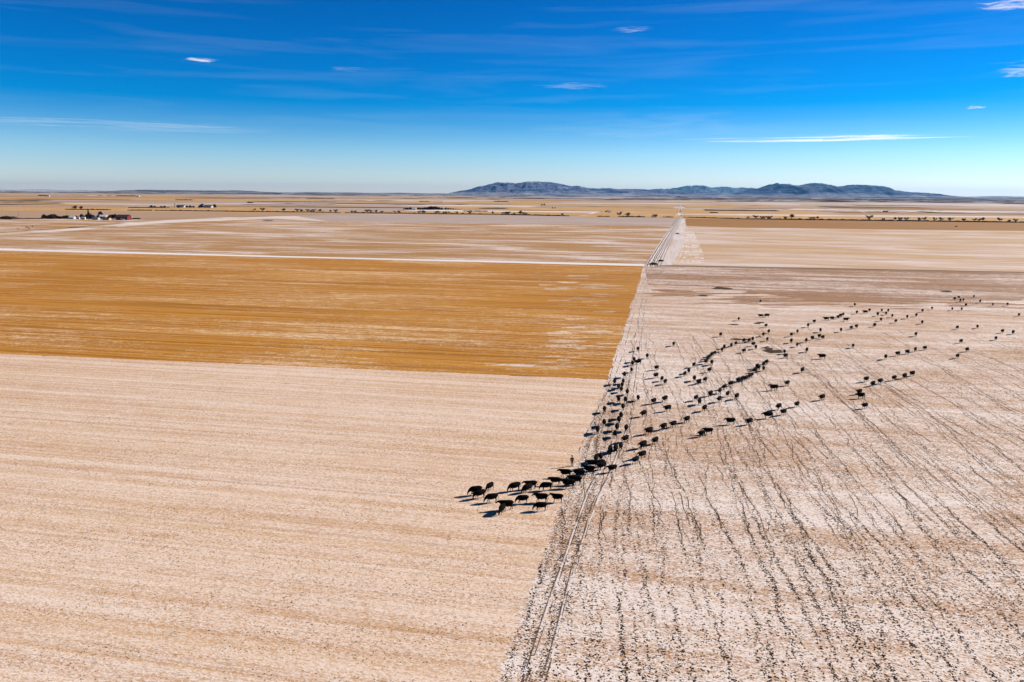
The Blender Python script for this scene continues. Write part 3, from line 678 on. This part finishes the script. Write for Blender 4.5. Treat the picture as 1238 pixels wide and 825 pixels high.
for (c, x, y, h, p) in sorted(HERD, key=lambda r: (r[0], r[1])):
    i = seen.get(c, 0); seen[c] = i + 1
    o = bpy.data.objects.new('cow', COW[p]); link(o)
    q = P(x, y, 0.008); o.location = q
    e_on = 270 - math.degrees(math.atan2(q.x, q.y))
    if c not in ('graze', 'knot', 'away') and 192 <= h < 262: h = e_on + (h - e_on) * (0.62 if c in ('lowfile', 'midfile', 'right', 'scatter') else 0.48)
    o.rotation_euler = (0, 0, R(h + random.uniform(-5, 5)))
    k = 1.07 * random.uniform(0.94, 1.07)
    o.scale = (k * random.uniform(0.96, 1.04), k, k)
    wh, gr = WHERE[c]
    tag(o, '%s black cow %s, %s from the left %s' % (facing(h), POSEW[p], ordn(i), wh), 'cow', gr)

# ------------------------------------------------------------------ the person
def person(px, py):
    root = empty('person', P(px, py, 0.0), R(285))
    tag(root, 'person in dark coat and brimmed hat standing on the stubble beside the herd', 'person')
    skin = plain('skin', (0.40, 0.22, 0.15), 0.6, 0.08, 8)
    coat = plain('dark_coat', (0.022, 0.022, 0.028), 0.85, 0.3, 9); jean = plain('dark_jeans', (0.018, 0.022, 0.035), 0.85, 0.3, 9)
    boot = plain('boot_leather', (0.02, 0.013, 0.01), 0.6, 0.3, 9); felt = plain('hat_felt', (0.025, 0.02, 0.018), 0.9, 0.2, 9)
    hair = plain('hair', (0.03, 0.02, 0.012), 0.8, 0.2, 12)
    # body: x is forward; one skin from head to feet, hands closed loosely
    bm = bmesh.new()
    tube(bm, [(0,0,.90,.15,.10),(0,0,1.05,.145,.095),(0,0,1.25,.165,.105),(-.01,0,1.42,.185,.095),(-.01,0,1.48,.10,.07),(-.005,0,1.54,.058,.058),(.0,0,1.62,.055,.055)], 14)
    tube(bm, [(.0,0,1.56,.05,.06),(.012,0,1.60,.068,.083),(.010,0,1.68,.078,.098),(.0,0,1.75,.072,.09),(-.005,0,1.80,.04,.05)], 14)
    tube(bm, [(.085,0,1.70,.010,.010),(.112,0,1.665,.015,.015),(.085,0,1.652,.012,.012)], 6)      # nose
    tube(bm, [(.080,-.025,1.622,.006,.006),(.095,0,1.622,.008,.009),(.080,.025,1.622,.006,.006)], 6)  # lips
    for s in (-1, 1):
        tube(bm, [(-.01,s*.07,1.70,.012,.03),(-.015,s*.088,1.69,.010,.028)], 8)
        tube(bm, [(0,s*.17,1.43,.058,.058),(-.02,s*.27,1.22,.046,.046),(-.01,s*.32,1.10,.038,.038),(.10,s*.27,.97,.032,.032),(.17,s*.22,.92,.026,.024)], 10)
        tube(bm, [(.16,s*.22,.925,.028,.022),(.20,s*.205,.895,.040,.018),(.235,s*.19,.865,.040,.016)], 10)
        for f in range(4):
            yy = s*.19 + (f - 1.5) * .020; ln = (.88, 1.0, .95, .75)[f]
            tube(bm, [(.225,yy,.872,.0095,.0095),(.25,yy,.848 ,.009,.009),(.257,yy,.848-.028*ln,.0085,.0085),(.245,yy-s*.002,.848-.048*ln,.007,.007)], 6)
        tube(bm, [(.19,s*.19-s*.035,.895,.012,.012),(.215,s*.14,.872,.010,.010),(.232,s*.135,.848,.008,.008)], 6)
        fx = .06 * s
        tube(bm, [(0,s*.085,.95,.095,.10),(.02+fx*.4,s*.10,.70,.075,.08),(.02+fx*.8,s*.11,.48,.055,.058),(-.01+fx,s*.115,.30,.052,.055),(-.02+fx,s*.12,.09,.035,.038),(0+fx,s*.12,.03,.04,.05)], 10)
    me = fused('person_body', bm, 0.008, skin, 1)
    o = link(bpy.data.objects.new('body', me), root)
    bm = bmesh.new()
    tube(bm, [(0,0,.78,.20,.15),(0,0,.95,.185,.135),(0,0,1.10,.175,.125),(0,0,1.28,.195,.135),(-.01,0,1.42,.21,.12),(-.01,0,1.49,.12,.09),(-.005,0,1.53,.078,.075)], 16)
    for s in (-1, 1):
        tube(bm, [(0,s*.17,1.43,.08,.08),(-.02,s*.275,1.22,.066,.066),(-.01,s*.325,1.10,.058,.058),(.10,s*.275,.97,.05,.05),(.155,s*.235,.93,.044,.044)], 12)
    o = link(bpy.data.objects.new('coat', fused('person_coat', bm, 0.014, coat, 2)), root)
    bm = bmesh.new()
    for s in (-1, 1):
        fx = .06 * s
        tube(bm, [(0,s*.085,.97,.11,.12),(.02+fx*.4,s*.10,.70,.092,.096),(.02+fx*.8,s*.11,.48,.075,.078),(-.01+fx,s*.115,.30,.070,.072),(-.02+fx,s*.12,.09,.068,.07)], 12)
    o = link(bpy.data.objects.new('trousers', fused('person_trousers', bm, 0.014, jean, 2)), root)
    for s in (-1, 1):
        bm = bmesh.new(); fx = .06 * s
        tube(bm, [(-.02+fx,s*.12,.22,.058,.06),(-.02+fx,s*.12,.08,.055,.062),(-.01+fx,s*.12,.01,.05,.065)], 10)
        tube(bm, [(-.08+fx,s*.12,.04,.045,.04),(.04+fx,s*.125,.045,.05,.045),(.16+fx,s*.13,.03,.045,.03),(.20+fx,s*.13,.025,.025,.02)], 10)
        link(bpy.data.objects.new('boot', fused('person_boot', bm, 0.012, boot, 2)), root)
    bm = bmesh.new()
    tube(bm, [(-.03,0,1.60,.074,.085),(-.025,0,1.68,.086,.098),(-.02,0,1.74,.084,.10)], 12)
    bmesh.ops.delete(bm, geom=[f for f in bm.faces if f.calc_center_median().x > .03], context='FACES')
    from_bm('hair', bm, hair, root, True)
    bm = bmesh.new()
    tube(bm, [(0,0,1.735,.19,.20),(0,0,1.745,.185,.195),(0,0,1.75,.098,.112),(0,0,1.80,.092,.105),(0,0,1.86,.08,.09),(0,0,1.875,.05,.06)], 20)
    from_bm('hat', bm, felt, root, True)
    root.scale = (1.1, 1.1, 1.1)
person(691.5, 563.8)

# ------------------------------------------------------------------ trees
M['bark'] = plain('grey_bark', (0.045, 0.035, 0.028), 0.95, 0.3, 3)
M['twig'] = plain('bare_twigs', (0.040, 0.030, 0.024), 0.95, 0.4, 2)
M['needle'] = plain('dark_needles', (0.018, 0.028, 0.016), 0.9, 0.4, 2)
M['hedge'] = plain('shelterbelt_twigs', (0.030, 0.022, 0.018), 0.95, 0.5, 0.2)
def sliver(vs, fs, a, b, wd):
    d = (b - a); n = d.cross(Vector((random.gauss(0,1), random.gauss(0,1), random.gauss(0,1)))).normalized() * wd
    i = len(vs); vs += [a - n, a + n, b + n * 0.4, b - n * 0.4]; fs.append((i, i+1, i+2, i+3))
def bare_tree(seed, h=7.0, spread=0.42):
    rs = random.Random(seed)
    bm = bmesh.new()
    tube(bm, [(0,0,-.1,.22,.22),(rs.uniform(-.1,.1),0,h*.2,.16,.16),(rs.uniform(-.2,.2),rs.uniform(-.2,.2),h*.45,.10,.10)], 7)
    tips = []
    for i in range(8):
        a = rs.uniform(0, 6.28); z0 = h * rs.uniform(.14, .42); r = h * spread * rs.uniform(.5, 1)
        p = Vector((0, 0, z0)); q = Vector((math.cos(a)*r*.5, math.sin(a)*r*.5, z0 + h*rs.uniform(.15,.25))); e = Vector((math.cos(a)*r, math.sin(a)*r, z0 + h*rs.uniform(.3,.52)))
        tube(bm, [(*p, .09, .09), (*q, .06, .06), (*e, .025, .025)], 5); tips += [q, e, (q+e)/2]
    vs, fs = [], []
    for i in range(620):
        t = Vector(rs.choice(tips)); a = t + Vector((rs.gauss(0,.22), rs.gauss(0,.22), rs.gauss(0,.2))) * h * .25
        out = (a - Vector((0, 0, h * .3))).normalized()
        b = a + (out + Vector((rs.gauss(0,.5), rs.gauss(0,.5), rs.gauss(0.3,.4)))) * h * .10
        sliver(vs, fs, a, b, rs.uniform(.05, .13))
    return bm, vs, fs
def conifer(seed, h=14.0):
    rs = random.Random(seed); bm = bmesh.new()
    tube(bm, [(0,0,-.1,.25,.25),(0,0,h*.5,.15,.15),(0,0,h*.97,.03,.03)], 7)
    vs, fs = [], []
    for i in range(900):
        k = rs.random() ** .8; z = h * (.08 + .9 * k); r = (1 - k) * h * .22 * rs.uniform(.4, 1.15) + .1; a = rs.uniform(0, 6.28)
        p = Vector((math.cos(a)*r*.4, math.sin(a)*r*.4, z + .2)); q = Vector((math.cos(a)*r, math.sin(a)*r, z - r*.25))
        sliver(vs, fs, p, q, rs.uniform(.12, .3))
    return bm, vs, fs
def bush_crown(seed, h=4.5, wd=3.4):
    rs = random.Random(seed); bm = bmesh.new()
    tube(bm, [(0,0,-.1,.14,.14),(0,0,h*.4,.08,.08)], 6)
    vs, fs = [], []
    for i in range(1500):
        a = rs.uniform(0, 6.28); r = wd * math.sqrt(rs.random()) * .5; z = h * (.1 + .85 * rs.random() * math.sqrt(max(0.05, 1 - (r / (wd*.5))**2)))
        p = Vector((math.cos(a)*r, math.sin(a)*r, z)); q = p + Vector((rs.gauss(0,.35), rs.gauss(0,.35), rs.gauss(.25,.3)))
        sliver(vs, fs, p, q, rs.uniform(.08, .2))
    return bm, vs, fs
def mk_tree(name, gen, crownmat):
    bm, vs, fs = gen
    tm = bpy.data.meshes.new('trunk'); bm.to_mesh(tm); bm.free(); tm.materials.append(M['bark'])
    cm = bpy.data.meshes.new('crown'); cm.from_pydata([tuple(v) for v in vs], [], fs); cm.materials.append(crownmat)
    return (name, tm, cm)
T = {'bare': [mk_tree('bare_tree', bare_tree(i, 7.0, (.42,.34,.5)[i]), M['twig']) for i in range(3)],
     'conifer': [mk_tree('conifer', conifer(5), M['needle'])],
     'bush': [mk_tree('round_tree', bush_crown(8 + i), M['twig']) for i in range(2)]}
def place_tree(kind, px, py, hpx, label, group, wide=1.0):
    q = P(px, py, 0.0)
    name, tm, cm = random.choice(T[kind])
    root = empty(name, q, random.uniform(0, 6.28))
    link(bpy.data.objects.new('trunk', tm), root); link(bpy.data.objects.new('crown', cm), root)
    ppm = FPX / math.hypot(q.x, q.y) * (math.hypot(q.x, q.y) / q.y if False else 1.0)
    base_h = {'bare': 6.6, 'conifer': 14.0, 'bush': 4.4}[kind]
    s = hpx / ppm / base_h
    root.scale = (s * wide, s * wide, s)
    tag(root, label, 'tree', group)
# the row along the shelterbelt: (x, height px)
def hedge_y(x):
    pts = [(150, 254.6), (310, 255.9), (450, 258.2), (600, 259.7), (690, 261.6), (780, 262.8), (826, 263.2), (900, 265.2), (1238, 269.4), (1400, 271)]
    for a, b in zip(pts, pts[1:]):
        if a[0] <= x <= b[0]: return a[1] + (b[1]-a[1]) * (x-a[0]) / (b[0]-a[0])
c2 = [30,68,165,228,250,278,293,308,335,385,412,485,500,556,574,600,626,685,705,800,815,826,880,892,915,926,940,975,1035,1143,1190,1205,1215]
row1 = [300 + x / 3.869 for x in c2]
row1b = [600 + x / 4.127 for x in (45, 60, 90, 118, 135, 150, 330, 613, 655, 785, 796)]
big = {600 + 613/4.127, 600 + 655/4.127, 880 + 265/3.458, 880 + 592/3.458, 600 + 118/4.127}
c4 = [85,113,140,152,165,178,240,265,345,360,375,592,650,697,720,745,800,820,865,890,930,985,1030,1050,1065,1135,1175,1200]
row2 = [880 + x / 3.458 for x in c4]
for i, x in enumerate(sorted([q for q in row1 + row1b])):
    h = 5.4 if x in big else random.uniform(2.9, 4.4)
    place_tree('bare', x, hedge_y(x) - 0.1, h, 'bare winter tree, %s from the left along the shelterbelt left of the lane' % ordn(i), 'bare trees along the far shelterbelt', 1.3)
for i, x in enumerate(row2):
    h = 5.8 if x in big else random.uniform(3.0, 4.6)
    place_tree('bare', x, hedge_y(x) - 0.1, h, 'bare winter tree, %s from the left along the shelterbelt right of the lane' % ordn(i), 'bare trees along the right shelterbelt', 1.3)
def shelterbelt(x0, y0, x1, y1, h, label, width=4.0, dens=1.0):
    a, b = P(x0, y0), P(x1, y1); ln = (b - a).length; d = (b - a) / ln; n = Vector((-d.y, d.x, 0))
    vs, fs = [], []
    hh = h * 1.25
    nseg = max(4, min(900, int(ln / 2.0)))
    for i in range(nseg + 1):
        t = i / nseg; s = t * ln; e = min(1, 8 * t, 8 * (1 - t)) * 0.4 + 0.6
        top = hh * e * (0.70 + 0.45 * mnoise.noise(Vector((s * 0.12 + x0, 0, 0))) + random.uniform(-.08, .08))
        hw = width * .42 * (1 + 0.4 * mnoise.noise(Vector((s * 0.2, x0, 4)))); c = d * s
        vs += [c - n * hw + Vector((0,0,-.1)), c - n * hw * .9 + Vector((0,0,top*.75)), c + Vector((0,0,top)), c + n * hw * .9 + Vector((0,0,top*.75)), c + n * hw + Vector((0,0,-.1))]
        if i:
            for k in range(4): b5 = 5 * i; fs.append((b5-5+k, b5-4+k, b5+1+k, b5+k))
    fs += [(4,3,2,1,0), tuple(len(vs)-5+k for k in range(5))]
    cnt = min(9000, int(ln * 5 * dens))
    for i in range(cnt):
        s = random.random() * ln
        top = hh * (0.75 + 0.5 * mnoise.noise(Vector((s * 0.12 + x0, 0, 0))))
        k = random.random()
        p = d * s + n * (random.random() - .5) * width + Vector((0, 0, top * k))
        q = p + Vector((random.gauss(0, .5), random.gauss(0, .5), random.uniform(.1, .7)))
        sliver(vs, fs, p, q, random.uniform(.18, .5))
    o = from_data('shelterbelt', vs, fs, M['hedge']); o.location = a
    tag(o, label, 'hedge', 'clipped shelterbelts on the plain'); return o
shelterbelt(154, 254.7, 184, 254.9, 2.4, 'short dark hedge at the left end of the long lower shelterbelt')
shelterbelt(187, 254.9, 412, 257.6, 2.4, 'long dark hedge below the farm in the left distance')
shelterbelt(417, 257.7, 600, 259.7, 2.4, 'long dark hedge with bare trees in front of the middle farm')
shelterbelt(600.5, 259.7, 688, 261.6, 2.4, 'dark hedge ending where the grey field meets the gap')
shelterbelt(721.6, 262.2, 737, 262.4, 2.0, 'very short piece of hedge left of the lane')
shelterbelt(747, 262.5, 780, 262.9, 2.6, 'hedge under the two tall bare trees left of the lane')
shelterbelt(787, 262.9, 794, 263, 2.0, 'tiny piece of hedge with two small trees near the lane')
shelterbelt(801, 263, 814, 263.2, 2.0, 'short hedge just left of the lane')
shelterbelt(826.6, 263.2, 900, 265.2, 2.2, 'dark hedge starting at the lane and running right')
shelterbelt(900.5, 265.2, 1238, 269.4, 2.6, 'long dark hedge along the far edge of the brown field')
shelterbelt(1238.5, 269.4, 1330, 270.5, 2.6, 'hedge running on past the right edge')
shelterbelt(155, 251.4, 205, 251.6, 2.6, 'dark hedge left of the farm in the left distance')
shelterbelt(79, 253.6, 134, 254.3, 2.4, 'dark hedge behind the near left farmstead')
shelterbelt(211.5, 242.3, 233.5, 242.4, 5.0, 'lone dark hedge on the gold field far left')
shelterbelt(139.6, 237.4, 165, 237.6, 9.0, 'distant dark tree belt beside a white shed')
shelterbelt(46, 237.1, 57, 237.3, 9.0, 'small distant tree belt at the far left')
shelterbelt(305, 244.0, 406, 244.9, 3.0, 'thin dark hedge along the far grey field')
shelterbelt(298.6, 245.6, 306, 245.7, 6.0, 'short dark block of trees on the far gold field')
shelterbelt(370, 240.8, 405, 241, 5.0, 'faint dark hedge on the farthest gold field')
shelterbelt(597, 244.2, 615, 244.3, 6.0, 'short dark tree belt far right of the middle farm')
shelterbelt(506, 244.4, 520, 244.6, 5.0, 'short dark hedge beside the distant white sheds')
shelterbelt(560, 255.6, 590, 256, 2.0, 'thin hedge on the pale strip right of the middle farm')
shelterbelt(858, 257.8, 868, 257.9, 3.0, 'small dark hedge on the gold field right of the lane')
shelterbelt(1067, 256.6, 1074, 256.7, 4.0, 'small dark clump on the far field at right')
shelterbelt(0, 264.6, 52, 264.7, 1.2, 'low dark hedge running left from the near farmstead')
shelterbelt(158, 265.2, 170, 265.2, 2.6, 'low dark hedge right of the red barn')
shelterbelt(2, 264.8, 18.5, 265.2, 4.6, 'dense dark block of trees at the left edge', 14, 3)

# ------------------------------------------------------------------ farms
WALLS = {'white': plain('white_boards', (0.42, 0.41, 0.40), 0.7, 0.06, 1), 'red': plain('barn_red', (0.13, 0.015, 0.012), 0.8, 0.2, 1),
         'tan': plain('tan_boards', (0.55, 0.36, 0.15), 0.8, 0.1, 1), 'cream': plain('cream_boards', (0.75, 0.60, 0.30), 0.8, 0.06, 1), 'steel': plain('grey_steel', (0.35, 0.38, 0.42), 0.45, 0.1, 1)}
ROOFS = {'snow': plain('snowy_roof', (0.80, 0.80, 0.82), 0.8, 0.04, 1), 'dark': plain('dark_shingle', (0.05, 0.045, 0.05), 0.85, 0.2, 1), 'blue': plain('blue_steel_roof', (0.12, 0.16, 0.25), 0.5, 0.1, 1), 'red': plain('red_roof', (0.25, 0.03, 0.025), 0.7, 0.1, 1)}
GLASS = plain('dark_window', (0.02, 0.025, 0.03), 0.2, 0.1, 1, 0.6)
def building(name, px, py, wpx, hpx, wall, roof, label, cat, deep=0.7, rz=-4, door=True, group=None):
    q = P(px, py, 0.0); ppm = FPX / q.length
    wd = wpx / ppm; h = hpx / ppm; dp = wd * deep; eh = h * 0.58
    root = empty(name, q, R(rz)); tag(root, label, cat, group)
    bm = bmesh.new(); x = wd / 2; y = dp / 2
    v = [bm.verts.new(p) for p in ((-x,-y,0),(x,-y,0),(x,y,0),(-x,y,0),(-x,-y,eh),(x,-y,eh),(x,y,eh),(-x,y,eh),(-x,0,h*.97),(x,0,h*.97))]
    for f in ((0,1,5,4),(1,2,6,9,5),(2,3,7,6),(3,0,4,8,7),(4,5,9,8),(6,7,8,9)): bm.faces.new([v[i] for i in f])
    from_bm('wall', bm, WALLS[wall], root)
    bm = bmesh.new(); ov = min(0.6, wd * .05); th = 0.25
    for s in (-1, 1):
        a = [(-x-ov, s*(y+ov), eh-ov*.6), (x+ov, s*(y+ov), eh-ov*.6), (x+ov, 0, h), (-x-ov, 0, h)]
        lo = [bm.verts.new((p[0], p[1], p[2]+.02)) for p in a]; hi = [bm.verts.new((p[0], p[1], p[2]+th)) for p in a]
        bm.faces.new(hi); bm.faces.new(lo[::-1])
        for i in range(4): bm.faces.new((lo[i], lo[(i+1)%4], hi[(i+1)%4], hi[i]))
    bmesh.ops.recalc_face_normals(bm, faces=bm.faces)
    from_bm('roof', bm, ROOFS[roof], root)
    if door:
        bm = bmesh.new(); dw = min(wd * .22, 4.0); dh = eh * .7; box(bm, -dw/2, dw/2, -y-.08, -y+.02, 0, dh); from_bm('door', bm, GLASS if wall == 'white' else WALLS['white'], root)
        for s in (-1, 1):
            bm = bmesh.new(); box(bm, s*x*.6-.7, s*x*.6+.7, -y-.06, -y+.02, eh*.4, eh*.75); from_bm('window', bm, GLASS, root)
    return root
building('barn', 150, 266.0, 12.5, 5.4, 'red', 'dark', 'long dark red barn at the right end of the left farmstead', 'barn')
building('shed', 158.2, 265.2, 2.6, 3.4, 'white', 'snow', 'white shed touching the right end of the red barn', 'shed', 1.0)
building('machine_shed', 125, 264.2, 8.6, 3.6, 'white', 'snow', 'large white shed with snowy roof in the left farmstead', 'shed')
building('shed', 129.5, 266.2, 7, 2.6, 'tan', 'dark', 'low tan shed in front of the large white one', 'shed')
building('farm_house', 87.5, 265.0, 5.5, 3.0, 'white', 'snow', 'white house left of the tall dark conifer', 'house')
building('shed', 95, 265.2, 2.4, 2.6, 'white', 'snow', 'tiny white shed right of the white farm house', 'shed')
building('shed', 101.2, 265.5, 3.4, 2.6, 'cream', 'snow', 'small cream shed just left of the tall dark conifer', 'shed')
building('shed', 74.5, 264.4, 2.0, 1.8, 'white', 'snow', 'tiny pale shed among the trees left of the farm house', 'shed')
building('shed', 116.5, 265.8, 6, 2.8, 'steel', 'blue', 'blue grey roofed shed under the conifers', 'shed')
building('shed', 142, 262.8, 6, 2.4, 'steel', 'blue', 'blue grey shed behind the red barn', 'shed')
building('shed', 245, 250.7, 3, 3.6, 'white', 'blue', 'small white building in the second farm far left', 'shed')
building('barn', 252, 251.4, 9, 2.8, 'steel', 'dark', 'dark long barn at the right end of the second farm', 'barn')
building('barn', 219, 251.0, 9, 2.6, 'steel', 'dark', 'dark long barn beside the tall silo', 'barn')
building('farm_house', 501, 253.9, 3.6, 2.4, 'cream', 'snow', 'sunlit cream house at the left end of the middle farm', 'house')
building('shed', 536.5, 252.8, 3.2, 1.5, 'white', 'snow', 'white shed showing through trees of the middle farm', 'shed')
building('shed', 497, 253.2, 3.0, 1.8, 'steel', 'blue', 'bluish shed left of the sunlit cream house', 'shed')
building('shed', 58.6, 237.8, 2.4, 1.8, 'white', 'snow', 'lone white shed by the small tree belt at far left', 'shed')
building('shed', 167, 238.2, 3.0, 1.6, 'white', 'snow', 'lone white shed at the right end of a distant tree belt', 'shed')
building('shed', 534, 244.9, 4.0, 1.3, 'white', 'snow', 'pale distant shed above the middle farm', 'shed')
building('shed', 736, 257.2, 3.2, 1.8, 'white', 'snow', 'tiny pale building in dark trees left of the lane', 'shed')
building('shed', 149.3, 266.5, 1.4, 1.2, 'white', 'snow', 'tiny white box in front of the red barn', 'shed', door=False)
def silo():
    q = P(212, 251.3); ppm = FPX / q.length; h = 4.6 / ppm; r = 0.75 / ppm
    root = empty('silo', q); tag(root, 'tall narrow dark silo of the second farm at far left', 'silo')
    bm = bmesh.new(); tube(bm, [(0,0,0,r,r),(0,0,h*.9,r,r)], 16); from_bm('shaft', bm, WALLS['steel'], root)
    bm = bmesh.new(); tube(bm, [(0,0,h*.9+.02,r*1.05,r*1.05),(0,0,h*.97,r*.7,r*.7),(0,0,h,r*.1,r*.1)], 16); from_bm('roof', bm, ROOFS['dark'], root)
silo()
# farmyard trees
def grove(xs, y, hs, kind, lab, group):
    for i, (x, h) in enumerate(zip(xs, hs)):
        place_tree(kind, x, y + random.uniform(-.2, .2), h, lab % ordn(i), group, random.uniform(1.1, 1.5))
grove([53.5, 58.5, 60.8, 63, 66.5, 70, 73, 77, 80, 83], 264.6, [4.4, 3.6, 4.0, 4.8, 4.6, 3.0, 2.8, 3.2, 3.4, 3.2], 'bush', 'dark round tree, %s from the left in the row left of the farm house', 'dark trees left of the farm house')
grove([92, 99, 103, 106, 110, 113, 119, 133, 136, 139, 144, 147], 264.4, [3, 4.6, 3.4, 4.6, 4.2, 3.8, 3.6, 4, 4.2, 4.6, 3.8, 3.4], 'bush', 'dark round tree, %s from the left among the farmstead sheds', 'dark trees among the farmstead sheds')
place_tree('conifer', 107.5, 265.6, 11.4, 'tall pointed dark conifer standing above the left farmstead', 'farmstead conifers', 1.15)
place_tree('conifer', 110.5, 265.6, 7.0, 'shorter dark conifer right beside the tallest one', 'farmstead conifers', 1.2)
place_tree('bush', 121.8, 262.6, 6.0, 'tall round tree behind the large white shed', 'dark trees among the farmstead sheds', 1.0)
grove([90.5, 98], 253.9, [4.6, 4.0], 'bare', 'bare spreading tree, %s of two on the hedge behind the farmstead', 'bare trees behind the farmstead')
grove([183, 187, 195, 199], 251.3, [2.6, 2.2, 2.0, 2.2], 'bush', 'small dark tree, %s from the left on the hedge of the second farm', 'trees left of the silo')
grove([216, 226, 230, 234, 241, 243, 259.5, 257], 251.4, [2.2, 2.4, 2.8, 2.2, 2.6, 3.4, 4.0, 3.0], 'bush', 'dark tree, %s from the left around the second farm barns', 'trees around the second farm')
grove([488, 490.5, 493, 496, 506, 508.5, 511, 513.5, 516, 518.5, 521, 523.5, 526, 528.5, 531, 534, 539, 542, 545, 548, 551, 554, 557], 253.6, [1.6, 2.2, 2.4, 2.8, 2.8, 2.2, 2.4, 2.8, 3, 3.4, 4.2, 3.8, 3.8, 3.2, 2.8, 2.8, 2.6, 2.2, 2.0, 1.8, 1.4, 1.2, 1.0], 'bush', 'dark tree, %s from the left in the grove of the middle farm', 'dark grove of the middle farm')
grove([655, 658], 248.4, [1.6, 2.0], 'bush', 'tiny dark tree, %s of two on the far gold field', 'far pair of trees')
grove([668, 671], 252.2, [1.4, 1.4], 'bush', 'tiny dark tree, %s of two on the pale strip', 'second far pair of trees')
grove([732.5, 735, 738], 256.6, [1.8, 2.2, 1.5], 'bush', 'tiny dark tree, %s of three around the small pale building', 'trees round the small pale building')
# scrub where the lane meets the field corner
def scrub(px, py, wpx, h, label, mat=None, num=900):
    q = P(px, py, 0.02); ppm = FPX / q.length; wd = wpx / ppm
    vs, fs = [], []
    for i in range(num):
        a = random.uniform(0, 6.28); r = math.sqrt(random.random())
        p = Vector((math.cos(a) * r * wd / 2, math.sin(a) * r * wd * .6, random.random() * h * (1 - r * r * .8)))
        sliver(vs, fs, p, p + Vector((random.gauss(0,.3), random.gauss(0,.3), random.uniform(.1,.5))), random.uniform(.04, .12))
    o = from_data('brush', vs, fs, mat or M['twig']); o.location = q; tag(o, label, 'brush')
scrub(790, 320, 10, 1.3, 'dark brush in the ditch where the lane meets the field corner')
scrub(799, 316, 6, 1.0, 'smaller dark brush beside the ruts just past the field corner')
scrub(819, 283, 4, 1.2, 'dark brush on the right side of the lane halfway up')
scrub(95, 275.2, 18, 1.2, 'low dark brush patch in the field below the left farmstead')
scrub(125, 275, 26, .7, 'long low brush strip right of the dark brush patch')
scrub(324, 267.2, 12, 1.6, 'dark brush clump at the corner of the snowy lane')
streaks('weathered_patch', 541, 651.5, 4, .7, 7, M['weeds'], 0.005, 2.5, 5, .35, .8)
scrub(1156, 274.2, 2.5, 1.4, 'tiny dark bush on the brown strip at right')
# power poles
def pole(px, py, label):
    q = P(px, py); root = empty('power_pole', q, R(10)); tag(root, label, 'power pole', 'power poles near the left farmstead')
    bm = bmesh.new(); tube(bm, [(0,0,-.2,.16,.16),(0,0,10,.11,.11)], 8); from_bm('shaft', bm, M['bark'], root)
    bm = bmesh.new(); box(bm, -1.2, 1.2, -.17, -.07, 9.3, 9.45); from_bm('crossarm', bm, M['bark'], root)
pole(22.6, 262.0, 'thin wooden pole nearest the left edge, above the dark block of trees')
pole(29.4, 254.6, 'thin wooden pole on the gold field at the far left')
pole(62.4, 253.8, 'thin wooden pole on the gold field left of the two bare trees')
pole(81.4, 262.0, 'thin wooden pole behind the row of dark round trees')
